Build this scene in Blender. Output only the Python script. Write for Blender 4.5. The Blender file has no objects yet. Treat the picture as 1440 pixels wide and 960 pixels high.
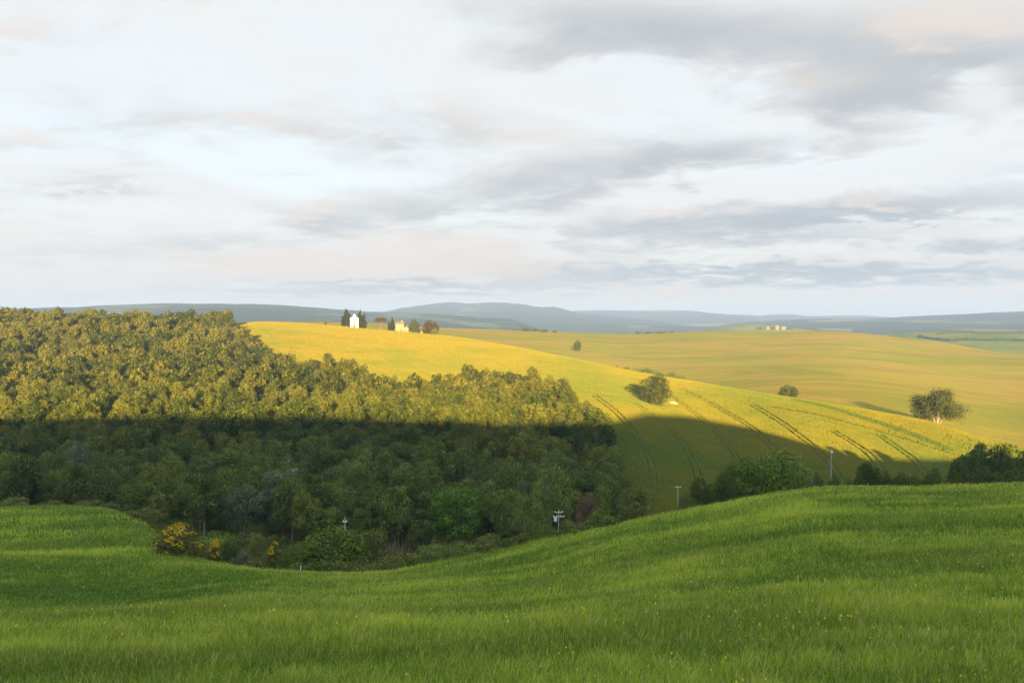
import bpy, math, random
import numpy as np
from mathutils import Vector

SC = bpy.context.scene
COL = SC.collection
rng = np.random.default_rng(7)
random.seed(7)

# ------------------------------------------------------------------ camera
F, CX, HY = 1200.0, 720.0, 445.0          # focal length and horizon of the 1440 px wide frame
cam = bpy.data.cameras.new('camera'); cam_o = bpy.data.objects.new('camera', cam); COL.objects.link(cam_o)
cam.sensor_width = 36.0; cam.lens = 30.0; cam.shift_y = -35.0 / 1440.0
cam.clip_start = 0.5; cam.clip_end = 90000.0
cam_o.location = (0, 0, 0); cam_o.rotation_euler = (math.radians(90), 0, 0)
SC.camera = cam_o

# ------------------------------------------------------------------ light
SUN_EL = math.radians(9.0)
sx, sy = 0.06, -0.998
n_ = math.hypot(sx, sy); sx /= n_; sy /= n_
SUN = Vector((sx * math.cos(SUN_EL), sy * math.cos(SUN_EL), math.sin(SUN_EL)))
sl = bpy.data.lights.new('sun', 'SUN'); slo = bpy.data.objects.new('sun', sl); COL.objects.link(slo)
sl.energy = 5.0; sl.angle = math.radians(0.5); sl.color = (1.0, 0.63, 0.25)
slo.rotation_euler = (-SUN).to_track_quat('-Z', 'Y').to_euler(); slo.location = (60, -120, 80)
SC.view_settings.view_transform = 'Standard'; SC.view_settings.look = 'None'
SC.view_settings.exposure = 3.0; SC.view_settings.gamma = 1.0

# ------------------------------------------------------------------ mesh helpers
def make_mesh(name, V, Fq, mats, attrs=None, smooth=False, matidx=None):
    V = np.asarray(V, dtype=np.float32); Fq = np.asarray(Fq, dtype=np.int32)
    m = bpy.data.meshes.new(name)
    k = Fq.shape[1]
    m.vertices.add(len(V)); m.vertices.foreach_set('co', V.ravel())
    m.loops.add(Fq.size); m.loops.foreach_set('vertex_index', Fq.ravel())
    m.polygons.add(len(Fq))
    m.polygons.foreach_set('loop_start', np.arange(len(Fq), dtype=np.int32) * k)
    if smooth: m.polygons.foreach_set('use_smooth', np.ones(len(Fq), dtype=bool))
    for mt in mats: m.materials.append(mt)
    if matidx is not None: m.polygons.foreach_set('material_index', np.asarray(matidx, dtype=np.int32))
    if attrs:
        for an, av in attrs.items():
            a = m.attributes.new(an, 'FLOAT', 'POINT'); a.data.foreach_set('value', np.asarray(av, dtype=np.float32))
    m.update(calc_edges=True); m.validate()
    return m

def link(name, mesh, parent=None, loc=None):
    o = bpy.data.objects.new(name, mesh); COL.objects.link(o)
    if parent is not None: o.parent = parent
    if loc is not None: o.location = loc
    return o

def tag(o, label=None, cat=None, group=None, kind=None):
    if label: o['label'] = label
    if cat: o['category'] = cat
    if group: o['group'] = group
    if kind: o['kind'] = kind
    return o

class MB:
    """collects simple solids, mixed face sizes"""
    def __init__(s): s.v = []; s.f = []
    def add(s, v, f):
        b = len(s.v); s.v += [tuple(p) for p in v]; s.f += [tuple(b + i for i in q) for q in f]
    def box(s, x0, x1, y0, y1, z0, z1):
        s.add([(x0,y0,z0),(x1,y0,z0),(x1,y1,z0),(x0,y1,z0),(x0,y0,z1),(x1,y0,z1),(x1,y1,z1),(x0,y1,z1)],
              [(0,3,2,1),(4,5,6,7),(0,1,5,4),(1,2,6,5),(2,3,7,6),(3,0,4,7)])
    def tube(s, pts, rad, n=7):
        rings = []
        for i, p in enumerate(pts):
            p = Vector(p)
            d = (Vector(pts[min(i+1, len(pts)-1)]) - Vector(pts[max(i-1, 0)])).normalized()
            a = d.cross(Vector((0.31, 0.9, 0.11))).normalized(); b = d.cross(a)
            rings.append([p + (a*math.cos(t) + b*math.sin(t)) * rad[i] for t in [2*math.pi*j/n for j in range(n)]])
        v = [q for r in rings for q in r]; f = []
        for i in range(len(pts)-1):
            for j in range(n):
                f.append((i*n+j, i*n+(j+1)%n, (i+1)*n+(j+1)%n, (i+1)*n+j))
        f.append(tuple(range((len(pts)-1)*n, len(pts)*n))); f.append(tuple(reversed(range(n))))
        s.add(v, f)
    def prism(s, prof, y0, y1):
        n = len(prof)
        v = [(x, y0, z) for x, z in prof] + [(x, y1, z) for x, z in prof]
        f = [tuple(range(n)), tuple(reversed(range(n, 2*n)))] + [(j, j+n, (j+1)%n+n, (j+1)%n) for j in range(n)]
        s.add(v, f)
    def mesh(s, name, mat):
        m = bpy.data.meshes.new(name); m.from_pydata(s.v, [], s.f); m.materials.append(mat); m.update(); return m
    def build(s, name, mat, parent=None): return link(name, s.mesh(name, mat), parent)

# ------------------------------------------------------------------ terrain
# every column of the frame: (distance forward in m, row of the frame) knots from the camera's bank to the far field
COLS = {
 -700: [(6,1285),(17,960),(28,908),(42,872),(52,882),(75,845),(105,782),(150,716),(165,735),(195,735),(280,615),(400,524),(540,456),(700,462),(850,458),(1100,455),(1700,480),(3000,470)],
    0: [(6,1285),(17,960),(28,908),(42,872),(52,882),(75,845),(105,780),(150,714),(165,732),(195,728),(280,612),(400,522),(540,457),(700,462),(850,458),(1100,455),(1700,480),(3000,470)],
  130: [(6,1285),(17,960),(28,906),(43,869),(52,878),(75,842),(105,778),(148,714),(165,735),(195,730),(280,612),(400,524),(540,460),(700,462),(850,458),(1100,455),(1700,480),(3000,470)],
  200: [(6,1285),(17,960),(28,904),(44,865),(53,872),(75,838),(102,782),(138,734),(160,742),(190,732),(280,612),(405,522),(555,462),(710,464),(850,459),(1100,455),(1700,480),(3000,470)],
  250: [(6,1285),(17,960),(28,900),(45,859),(54,863),(76,832),(100,788),(125,777),(150,770),(182,738),(280,612),(410,520),(570,463),(720,466),(850,460),(1100,455),(1700,480),(3000,470)],
  380: [(6,1285),(17,960),(28,893),(50,845),(60,838),(78,822),(100,806),(115,806),(140,800),(180,752),(280,613),(430,518),(640,452.5),(760,470),(900,462),(1100,453),(1700,480),(3000,470)],
  500: [(6,1285),(17,960),(28,893),(52,850),(64,838),(80,822),(95,812),(108,809),(140,812),(178,762),(280,614),(450,515),(650,461),(780,474),(900,460),(1100,453.5),(1700,480),(3000,470)],
  620: [(6,1285),(17,960),(28,890),(52,845),(64,832),(80,815),(98,799),(110,792),(140,808),(178,763),(285,615),(440,525),(620,471.5),(760,482),(880,471),(1100,461),(1700,480),(3000,470)],
  740: [(6,1285),(17,960),(28,885),(52,835),(64,820),(82,797),(98,776),(110,767),(142,800),(180,758),(290,613),(420,538),(560,492),(680,508),(850,482),(1150,465),(1700,480),(3000,470)],
  870: [(6,1285),(17,960),(28,875),(52,815),(64,794),(82,767),(98,748),(110,738),(145,780),(185,750),(300,603),(380,552),(500,518),(620,535),(800,500),(1200,470),(1700,480),(3000,470)],
 1000: [(6,1285),(17,960),(28,868),(50,800),(63,776),(80,748),(96,726),(110,714),(145,760),(190,748),(290,630),(360,580),(430,541),(480,551),(700,515),(1250,466.5),(1700,480),(3000,470)],
 1150: [(6,1285),(17,960),(28,860),(50,785),(62,754),(80,722),(96,701),(110,690),(145,745),(200,735),(270,655),(320,606),(370,566),(388,569),(600,526),(1250,465.5),(1700,482),(3000,470)],
 1300: [(6,1285),(17,960),(28,857),(50,780),(62,750),(80,717),(96,696),(110,686),(145,740),(205,728),(265,665),(300,628),(330,592),(352,597),(545,551),(1200,478),(1650,488),(3000,470)],
 1440: [(6,1285),(17,960),(28,855),(50,778),(62,748),(80,713),(96,692),(110,681),(145,735),(210,722),(265,672),(285,652),(300,631),(320,637),(540,570),(1000,498),(1500,505),(3000,470)],
 2200: [(6,1285),(17,960),(28,850),(50,770),(62,740),(80,705),(96,685),(110,670),(145,725),(210,722),(265,690),(285,680),(300,668),(370,670),(600,580),(1000,515),(1500,505),(3000,470)],
}
def pchip(x, y, q):
    x = np.asarray(x, float); y = np.asarray(y, float); h = np.diff(x); d = np.diff(y) / h
    m = np.zeros(len(x)); m[0] = d[0]; m[-1] = d[-1]
    for i in range(1, len(x)-1):
        if d[i-1]*d[i] > 0:
            w1 = 2*h[i]+h[i-1]; w2 = h[i]+2*h[i-1]; m[i] = (w1+w2)/(w1/d[i-1]+w2/d[i])
    i = np.clip(np.searchsorted(x, q) - 1, 0, len(x)-2); t = (q - x[i]) / h[i]
    return ((2*t**3-3*t**2+1)*y[i] + (t**3-2*t**2+t)*h[i]*m[i] + (-2*t**3+3*t**2)*y[i+1] + (t**3-t**2)*h[i]*m[i+1])
PXK = sorted(COLS); NK = len(COLS[0])
PXG = np.linspace(-700, 2200, 581); LYG = np.linspace(math.log(6), math.log(3000), 900)
KLY = np.array([[math.log(COLS[p][k][0]) for p in PXK] for k in range(NK)])
KPY = np.array([[COLS[p][k][1] for p in PXK] for k in range(NK)])
KLYi = np.array([pchip(PXK, KLY[k], PXG) for k in range(NK)])
KPYi = np.array([pchip(PXK, KPY[k], PXG) for k in range(NK)])
TAB = np.array([pchip(KLYi[:, j], KPYi[:, j], LYG) for j in range(len(PXG))])      # row of the frame for (column, log distance)
def rowat(px, Y):
    a = np.clip((np.asarray(px, float) - PXG[0]) / (PXG[1]-PXG[0]), 0, len(PXG)-1.001)
    b = np.clip((np.log(np.maximum(Y, 6.0)) - LYG[0]) / (LYG[1]-LYG[0]), 0, len(LYG)-1.001)
    i = a.astype(int); j = b.astype(int); a = a - i; b = b - j
    return TAB[i,j]*(1-a)*(1-b) + TAB[i+1,j]*a*(1-b) + TAB[i,j+1]*(1-a)*b + TAB[i+1,j+1]*a*b
def knotY(k, px):
    return np.exp(np.interp(px, PXG, KLYi[k]))

# value noise
_NT = np.random.default_rng(3).random((257, 257)); _NT[256] = _NT[0]; _NT[:, 256] = _NT[:, 0]
def vnoise(x, y):
    x = np.asarray(x, float); y = np.asarray(y, float)
    i = np.floor(x).astype(int); j = np.floor(y).astype(int); fx = x-i; fy = y-j
    fx = fx*fx*(3-2*fx); fy = fy*fy*(3-2*fy); i &= 255; j &= 255
    return (_NT[i,j]*(1-fx)*(1-fy)+_NT[i+1,j]*fx*(1-fy)+_NT[i,j+1]*(1-fx)*fy+_NT[i+1,j+1]*fx*fy)*2-1
def fbm(x, y, o=4):
    s = 0; a = 1.0; t = 0
    for k in range(o):
        s = s + a*vnoise(x*2**k+17.3*k, y*2**k+5.1*k); t += a; a *= 0.5
    return s/t

CREST_Y = -110.0
CREST = [(-400, 26.0), (400, 26.0)]            # filled in below: x, height of the hill behind the camera
def ground(x, y):
    x = np.asarray(x, float); y = np.asarray(y, float)
    Y = np.maximum(y, 6.0)
    px = CX + F*x/Y
    # outside the described fan keep the edge column's slope
    z = -Y*(rowat(px, Y)-HY)/F
    amp = np.interp(Y, [6, 20, 110, 170, 300, 1000, 3000], [0.1, 0.22, 0.3, 0.25, 0.35, 1.0, 3.0])
    scl = np.interp(Y, [6, 20, 110, 300, 1000, 3000], [7, 7, 10, 45, 110, 300])
    z = z + amp*fbm(x/14.0+3, y/9.0+1, 2)*(Y < 170) + amp*fbm(x/60.0+9, y/60.0+4, 2)*(Y >= 170)*np.clip((Y-170)/60, 0, 1)
    # the slope falls away beside the view on the right
    z = z - np.minimum(0.22*np.maximum(0, x-(0.62*Y+12)), 18)*np.clip((300-Y)/120, 0, 1)
    # beyond the frame's far knots: the plain
    z = np.where(y > 3000, -62.5 + 0*z, z)
    # bank under and hill behind the camera
    cz = np.interp(x, [c[0] for c in CREST], [c[1] for c in CREST])
    t = np.clip((6.0 - y) / (6.0 - CREST_Y), 0, 3)
    prof = np.where(t < 1, 0.5-0.5*np.cos(np.pi*np.clip(t, 0, 1)), 1 - 0.15*(t-1))
    z6 = np.where(y < 6, -4.2 + 2.3*np.clip((6-y)/6, 0, 1), z)
    hill = z6*(1-prof) + cz*prof
    z = np.where(y < 6, hill, z)
    return z
def gz(x, y): return float(ground(np.array([x]), np.array([y]))[0])
def at(px, Y): 
    x = (px-CX)/F*Y; return Vector((x, Y, gz(x, Y)))
def find(px, py, Ymin=8.0):
    """distance at which the ground beyond Ymin first shows at this row of the frame"""
    Ys = np.exp(np.linspace(math.log(Ymin), math.log(2900), 4000))
    r = HY - F*ground((px-CX)/F*Ys, Ys)/Ys
    k = np.nonzero(r <= py)[0]
    return float(Ys[k[0]]) if len(k) else None
def size(Y, npx): return npx/F*Y

# the hill behind the camera: crest heights that put its shadow's edge where the photograph has it
EDGE = [(-250, 588, 9), (0, 594, 9), (150, 590, 9), (300, 590, 9), (450, 590, 9), (600, 596, 9), (740, 600, 9), (850, 600, 4), (905, 584, 0), (960, 586, 0), (1040, 602, 0), (1120, 624, 0), (1190, 648, 0), (1250, 660, 0), (1300, 672, 0), (1400, 695, 0)]
crest = []
for px, py, h in EDGE:
    Y = find(px, py + (size(1,1)*0), 190.0)
    if h:     # the edge runs over tree crowns of height h: take the ground whose crown shows at that row
        Ys = np.linspace(190, 500, 1500); r = HY - F*(ground((px-CX)/F*Ys, Ys)+h)/Ys
        Y = float(Ys[np.nonzero(r <= py)[0][0]])
    p = at(px, Y); p.z += h
    t = (CREST_Y - p.y) / SUN.y
    q = p + SUN*t
    crest.append((q.x, q.z))
crest.sort()
cx0 = np.arange(crest[0][0], crest[-1][0], 5.0); cz0 = np.interp(cx0, [c[0] for c in crest], [c[1] for c in crest]) + 0.9*fbm(cx0/16.0+0.7, cx0*0+3.3, 3)
crest = [(float(a), float(b)) for a, b in zip(cx0, cz0)]
CREST = [(crest[0][0]-300, crest[0][1])] + crest + [(crest[-1][0]+300, crest[-1][1])]

# forest edge on the ground: rows of the frame by column (forest stands below the line)
EX = [-700, 0, 290, 318, 330, 366, 380, 395, 460, 505, 520, 570, 640, 740, 800, 850, 872, 890, 900]
EP = [400, 400, 400, 452, 474, 500, 520, 525, 526, 540, 552, 558, 549, 546, 574, 622, 662, 728, 2000]
def in_forest(x, y):
    px = CX + F*x/y; py = HY - F*ground(x, y)/y
    front = knotY(9, px) - 14 + np.interp(px, [0, 130, 250, 380, 700], [-14, -12, 2, 4, 0])
    back = np.where(px < 330, knotY(12, px)+30, knotY(12, px)-5)
    return (py > np.interp(px, EX, EP)) & (y > front) & (y < back) & (px < 900)

# ------------------------------------------------------------------ materials
def nodes(m):
    m.use_nodes = True; nt = m.node_tree; nt.nodes.clear(); return nt
class NB:
    """small node builder"""
    def __init__(s, nt): s.nt = nt
    def n(s, t, **kw):
        o = s.nt.nodes.new(t)
        for k, v in kw.items(): setattr(o, k, v)
        return o
    def put(s, sock, v):
        if hasattr(v, 'is_output'): s.nt.links.new(v, sock)
        elif v is not None: sock.default_value = v
    def math(s, op, a, b=None, c=None, clamp=False):
        o = s.n('ShaderNodeMath', operation=op, use_clamp=clamp)
        for i, v in enumerate((a, b, c)): s.put(o.inputs[i], v)
        return o.outputs[0]
    def mix(s, f, a, b, blend='MIX'):
        o = s.n('ShaderNodeMix', data_type='RGBA', blend_type=blend)
        s.put(o.inputs[0], f)
        for i, v in ((6, a), (7, b)):
            s.put(o.inputs[i], (v[0], v[1], v[2], 1.0) if isinstance(v, tuple) else v)
        return o.outputs[2]
    def noise(s, vec, scale, detail=4, rough=0.55, dist=0.0):
        o = s.n('ShaderNodeTexNoise'); s.put(o.inputs['Vector'], vec)
        o.inputs['Scale'].default_value = scale; o.inputs['Detail'].default_value = detail
        o.inputs['Roughness'].default_value = rough; o.inputs['Distortion'].default_value = dist
        return o.outputs[0]
    def smooth(s, v, a, b, o0=0.0, o1=1.0):
        o = s.n('ShaderNodeMapRange', interpolation_type='SMOOTHSTEP'); s.put(o.inputs[0], v)
        for i, w in ((1, a), (2, b), (3, o0), (4, o1)): o.inputs[i].default_value = w
        return o.outputs[0]
    def map(s, vec, scale=(1,1,1), rot=(0,0,0), loc=(0,0,0)):
        o = s.n('ShaderNodeMapping'); s.put(o.inputs[0], vec)
        o.inputs['Scale'].default_value = scale; o.inputs['Rotation'].default_value = rot; o.inputs['Location'].default_value = loc
        return o.outputs[0]
    def pos(s): return s.n('ShaderNodeNewGeometry').outputs['Position']
    def obj(s): return s.n('ShaderNodeTexCoord').outputs['Object']
    def attr(s, name):
        o = s.n('ShaderNodeAttribute', attribute_name=name); return o.outputs['Fac']
    def bsdf(s, col, rough=0.9, bump=None, bstr=0.5, bdist=0.2, spec=0.2):
        p = s.n('ShaderNodeBsdfPrincipled'); s.put(p.inputs['Base Color'], (col[0],col[1],col[2],1.0) if isinstance(col, tuple) else col)
        p.inputs['Roughness'].default_value = rough; p.inputs['Specular IOR Level'].default_value = spec
        if bump is not None:
            b = s.n('ShaderNodeBump'); b.inputs['Strength'].default_value = bstr; b.inputs['Distance'].default_value = bdist
            s.put(b.inputs['Height'], bump); s.nt.links.new(b.outputs[0], p.inputs['Normal'])
        o = s.n('ShaderNodeOutputMaterial'); s.nt.links.new(p.outputs[0], o.inputs[0]); return p
    def leafy(s, col, trans=0.3):
        d = s.n('ShaderNodeBsdfDiffuse'); t = s.n('ShaderNodeBsdfTranslucent'); m = s.n('ShaderNodeMixShader')
        for b in (d, t): s.put(b.inputs[0], col)
        m.inputs[0].default_value = trans
        s.nt.links.new(d.outputs[0], m.inputs[1]); s.nt.links.new(t.outputs[0], m.inputs[2])
        o = s.n('ShaderNodeOutputMaterial'); s.nt.links.new(m.outputs[0], o.inputs[0])

def leaf_mat(name, a, b, c=None, byattr=False, trans=0.3):
    """foliage from colour a to b by tree, leaf to leaf variation from the mesh"""
    m = bpy.data.materials.new(name); nb = NB(nodes(m))
    tree = nb.attr('tree') if byattr else nb.n('ShaderNodeObjectInfo').outputs['Random']
    leaf = nb.attr('leaf')
    col = nb.mix(tree, a, b)
    if c is not None: col = nb.mix(nb.smooth(leaf, 0.6, 1.0), col, c)
    v = nb.math('MULTIPLY_ADD', leaf, 0.5, 0.75)
    hsv = nb.n('ShaderNodeHueSaturation'); nb.put(hsv.inputs['Color'], col); nb.put(hsv.inputs['Value'], v)
    nb.leafy(hsv.outputs[0], trans); return m

M = {}
M['wood'] = leaf_mat('forest_leaves', (0.032, 0.052, 0.011), (0.078, 0.100, 0.019), (0.105, 0.130, 0.032))
M['wood_mid'] = leaf_mat('mid_forest_leaves', (0.028, 0.046, 0.010), (0.082, 0.092, 0.015), (0.098, 0.110, 0.021), byattr=True)
M['wood_far'] = leaf_mat('far_forest_leaves', (0.022, 0.036, 0.008), (0.080, 0.086, 0.014), (0.104, 0.106, 0.019), byattr=True)
M['bush'] = leaf_mat('bush_leaves', (0.045, 0.078, 0.012), (0.065, 0.100, 0.016), (0.09, 0.125, 0.025))
M['olive'] = leaf_mat('olive_bush_leaves', (0.065, 0.085, 0.020), (0.090, 0.105, 0.028), (0.12, 0.13, 0.045))
M['bright'] = leaf_mat('bright_leaves', (0.048, 0.100, 0.012), (0.048, 0.100, 0.012), (0.08, 0.14, 0.018))
M['lime'] = leaf_mat('feathery_leaves', (0.075, 0.115, 0.022), (0.085, 0.12, 0.026), (0.12, 0.15, 0.04))
M['silver'] = leaf_mat('silver_leaves', (0.060, 0.085, 0.040), (0.07, 0.095, 0.045), (0.12, 0.14, 0.08))
M['russet'] = leaf_mat('russet_twigs', (0.075, 0.064, 0.040), (0.075, 0.06, 0.036), (0.10, 0.08, 0.05))
M['dark'] = leaf_mat('dark_leaves', (0.034, 0.052, 0.012), (0.044, 0.064, 0.015), (0.055, 0.07, 0.02))
M['field'] = leaf_mat('field_tree_leaves', (0.036, 0.048, 0.011), (0.044, 0.056, 0.013), (0.065, 0.075, 0.02))
M['cypress'] = leaf_mat('cypress_leaves', (0.018, 0.026, 0.008), (0.02, 0.028, 0.009), (0.032, 0.036, 0.012))
M['autumn'] = leaf_mat('brownish_leaves', (0.048, 0.042, 0.010), (0.048, 0.042, 0.010), (0.075, 0.058, 0.014))
M['broom'] = leaf_mat('broom_leaves', (0.060, 0.072, 0.016), (0.060, 0.072, 0.016), (0.08, 0.09, 0.03))
M['blossom'] = leaf_mat('broom_blossom', (0.30, 0.22, 0.010), (0.30, 0.22, 0.010), (0.38, 0.29, 0.02))
M['reed'] = leaf_mat('dry_reeds', (0.14, 0.12, 0.055), (0.14, 0.12, 0.055), (0.20, 0.17, 0.085))
def bark_mat(name, a, b):
    m = bpy.data.materials.new(name); nb = NB(nodes(m)); p = nb.obj()
    nz = nb.noise(nb.map(p, (3, 3, 0.6)), 2.0, 4)
    nb.bsdf(nb.mix(nz, a, b), 0.9, nz, 0.6, 0.05); return m
M['bark'] = bark_mat('bark', (0.05, 0.042, 0.03), (0.13, 0.11, 0.085))
M['palebark'] = bark_mat('pale_bark', (0.10, 0.085, 0.06), (0.17, 0.145, 0.11))

def field_mat(name, kind):
    m = bpy.data.materials.new(name); nb = NB(nodes(m)); p = nb.pos()
    big = nb.noise(p, 0.010, 4, 0.6); mid = nb.noise(p, 0.05, 4, 0.6); fine = nb.noise(p, 1.3, 5, 0.7)
    if kind == 'meadow':
        st = nb.noise(nb.map(p, (0.05, 0.22, 0.1), (0, 0, 0.15)), 1.0, 4, 0.6, 0.6)
        c = nb.mix(nb.smooth(st, 0.35, 0.65), (0.030, 0.074, 0.009), (0.080, 0.132, 0.016))
        c = nb.mix(nb.smooth(mid, 0.5, 0.75), c, (0.07, 0.105, 0.014))
        c = nb.mix(nb.smooth(fine, 0.4, 0.62), nb.mix(0.5, c, (0.02, 0.035, 0.006)), c)
        nb.bsdf(c, 0.95, fine, 1.0, 0.4, 0.0)
    elif kind == 'grain':
        row = nb.noise(nb.map(p, (0.9, 0.06, 0.2), (0, 0, math.radians(28))), 1.0, 4, 0.6)
        soft = nb.noise(nb.map(p, (0.02, 0.055, 0.03), (0, 0, -0.35)), 1.0, 4, 0.6, 0.5)
        c = nb.mix(nb.smooth(big, 0.35, 0.65), (0.080, 0.095, 0.014), (0.110, 0.110, 0.015))
        c = nb.mix(nb.smooth(soft, 0.46, 0.72), c, (0.08, 0.09, 0.012))
        c = nb.mix(nb.smooth(row, 0.42, 0.7, 0, 0.45), c, (0.075, 0.085, 0.012))
        c = nb.mix(nb.smooth(fine, 0.3, 0.6, 0.4, 0), c, (0.06, 0.07, 0.010))
        h = nb.math('ADD', fine, nb.math('MULTIPLY', row, 1.0))
        nb.bsdf(c, 0.95, h, 1.0, 1.3, 0.0)
    elif kind == 'far':
        st = nb.noise(nb.map(p, (0.006, 0.017, 0.02), (0, 0, -0.30)), 1.0, 5, 0.62, 1.2)
        drill = nb.noise(nb.map(p, (0.010, 0.16, 0.05), (0, 0, -0.38)), 1.0, 3, 0.6, 0.5)
        c = nb.mix(nb.smooth(big, 0.38, 0.62), (0.178, 0.132, 0.026), (0.146, 0.138, 0.018))
        c = nb.mix(nb.smooth(st, 0.40, 0.68, 0, 0.9), c, (0.098, 0.112, 0.014))
        c = nb.mix(nb.smooth(drill, 0.50, 0.72, 0, 0.5), c, (0.098, 0.105, 0.015))
        c = nb.mix(nb.smooth(mid, 0.5, 0.8, 0, 0.6), c, (0.19, 0.130, 0.040))
        nb.bsdf(c, 0.95, fine, 1.0, 0.5, 0.0)
    elif kind == 'floor':
        c = nb.mix(nb.smooth(mid, 0.4, 0.6), (0.035, 0.042, 0.010), (0.055, 0.075, 0.014))
        nb.bsdf(c, 0.95, fine, 1.0, 0.3, 0.0)
    elif kind == 'plain':
        v = nb.n('ShaderNodeTexVoronoi'); nb.put(v.inputs['Vector'], nb.map(p, (0.0022, 0.0014, 0.002))); v.inputs['Scale'].default_value = 1.0
        sep = nb.n('ShaderNodeSeparateColor'); nb.put(sep.inputs[0], v.outputs['Color'])
        c = nb.mix(nb.smooth(sep.outputs[0], 0.3, 0.9), (0.045, 0.07, 0.025), (0.15, 0.14, 0.05))
        c = nb.mix(nb.smooth(sep.outputs[1], 0.55, 0.6), c, (0.035, 0.05, 0.02))
        nb.bsdf(c, 0.95, None, spec=0.0)
    elif kind in ('hills', 'mountains', 'greenhill'):
        v = nb.n('ShaderNodeTexVoronoi'); nb.put(v.inputs['Vector'], nb.map(p, (0.0026, 0.0016, 0.004))); v.inputs['Scale'].default_value = 1.0
        sep = nb.n('ShaderNodeSeparateColor'); nb.put(sep.inputs[0], v.outputs['Color'])
        wd = nb.noise(nb.map(p, (0.0014, 0.0009, 0.006)), 1.0, 6, 0.65)
        if kind == 'greenhill':
            c = nb.mix(nb.smooth(nb.noise(p, 0.006, 4), 0.4, 0.6), (0.055, 0.085, 0.016), (0.095, 0.110, 0.020))
        else:
            f0 = (0.065, 0.085, 0.035) if kind == 'hills' else (0.022, 0.030, 0.022)
            c = nb.mix(nb.smooth(sep.outputs[0], 0.2, 0.9), (0.016, 0.026, 0.014), f0)
            c = nb.mix(nb.smooth(sep.outputs[1], 0.80, 0.84), c, (0.11, 0.11, 0.05))
            c = nb.mix(nb.smooth(wd, 0.40, 0.52), c, (0.012, 0.020, 0.010))
        nb.bsdf(c, 0.95, None, spec=0.0)
    return m
for k in ('meadow', 'grain', 'far', 'floor', 'plain', 'hills', 'mountains', 'greenhill'): M[k] = field_mat(k, k)
def plain_mat(name, a, b, scale=2.0, rough=0.85, bump=0.3):
    m = bpy.data.materials.new(name); nb = NB(nodes(m)); nz = nb.noise(nb.obj(), scale, 5, 0.65)
    nb.bsdf(nb.mix(nb.smooth(nz, 0.3, 0.7), a, b), rough, nz, bump, 0.05, 0.3 if rough < 0.6 else 0.0); return m
M['chapelstone'] = plain_mat('pale_stone', (0.30, 0.30, 0.29), (0.38, 0.38, 0.365), 0.8)
M['farmstone'] = plain_mat('warm_stone', (0.125, 0.122, 0.070), (0.185, 0.178, 0.105), 0.9)
M['hamletstone'] = plain_mat('dull_stone', (0.075, 0.07, 0.052), (0.11, 0.10, 0.075), 0.9)
M['tile'] = plain_mat('clay_tiles', (0.11, 0.085, 0.05), (0.15, 0.12, 0.075), 1.5)
M['door'] = plain_mat('weathered_wood', (0.05, 0.035, 0.025), (0.09, 0.065, 0.045), 3)
M['glass'] = plain_mat('dark_glass', (0.03, 0.035, 0.04), (0.05, 0.055, 0.06), 3, 0.2)
M['poles'] = plain_mat('pole_wood', (0.12, 0.10, 0.08), (0.20, 0.175, 0.145), 3)
M['concrete'] = plain_mat('pale_concrete', (0.17, 0.165, 0.15), (0.25, 0.245, 0.23), 3)
M['metal'] = plain_mat('grey_metal', (0.30, 0.31, 0.32), (0.42, 0.43, 0.44), 4, 0.5)
M['porcelain'] = plain_mat('porcelain', (0.30, 0.30, 0.29), (0.40, 0.40, 0.38), 4, 0.3)
M['earth'] = plain_mat('bare_earth', (0.26, 0.15, 0.07), (0.36, 0.22, 0.11), 0.9)
M['white'] = plain_mat('white_paint', (0.40, 0.40, 0.38), (0.5, 0.5, 0.48), 4)
M['track'] = plain_mat('wheel_track', (0.020, 0.028, 0.008), (0.034, 0.042, 0.010), 0.6)
M['verge'] = plain_mat('rough_verge', (0.055, 0.068, 0.012), (0.09, 0.095, 0.016), 0.5)

# ------------------------------------------------------------------ ground sheets
Ys = np.concatenate([np.linspace(-420, 4, 54), np.exp(np.linspace(math.log(6), math.log(3000), 620))])
S = np.linspace(-1, 1, 560); S = np.sign(S)*(0.75*np.abs(S) + 0.25*np.abs(S)**3)
GX = S[None, :]*(np.maximum(Ys, 0)*1.02 + 420*np.exp(-np.maximum(Ys, 0)/300))[:, None]; GY = np.repeat(Ys[:, None], len(S), 1)
GZ = ground(GX, GY)
V = np.stack([GX, GY, GZ], -1).reshape(-1, 3); W = len(S)
ii, jj = np.meshgrid(np.arange(len(Ys)-1), np.arange(W-1), indexing='ij')
Q = np.stack([ii*W+jj, ii*W+jj+1, (ii+1)*W+jj+1, (ii+1)*W+jj], -1).reshape(-1, 4)
cxy = V[Q].mean(1)
fx, fy = cxy[:, 0], np.maximum(cxy[:, 1], 6.0); fpx = CX + F*fx/fy
k7 = np.exp(np.interp(fpx, PXG, KLYi[7])); k9 = np.exp(np.interp(fpx, PXG, KLYi[9])); k12 = np.exp(np.interp(fpx, PXG, KLYi[12])); k15 = np.exp(np.interp(fpx, PXG, KLYi[15]))
forest = in_forest(fx, fy)
reg = np.where(cxy[:, 1] < k7+4, 0, np.where(cxy[:, 1] > k15+120, 4, np.where(cxy[:, 1] > k12+35, 3, np.where(forest | (cxy[:, 1] < k9-8), 1, 2))))
reg[(reg == 2) & (fpx < 330)] = 1
names = ['meadow', 'valley_terrain', 'grain_field', 'far_field', 'plain']
mats = ['meadow', 'floor', 'grain', 'far', 'plain']
for r in range(5):
    q = Q[reg == r]; u, inv = np.unique(q, return_inverse=True)
    tag(link(names[r], make_mesh(names[r], V[u], inv.reshape(-1, 4), [M[mats[r]]], smooth=True)), kind='structure')
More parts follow.
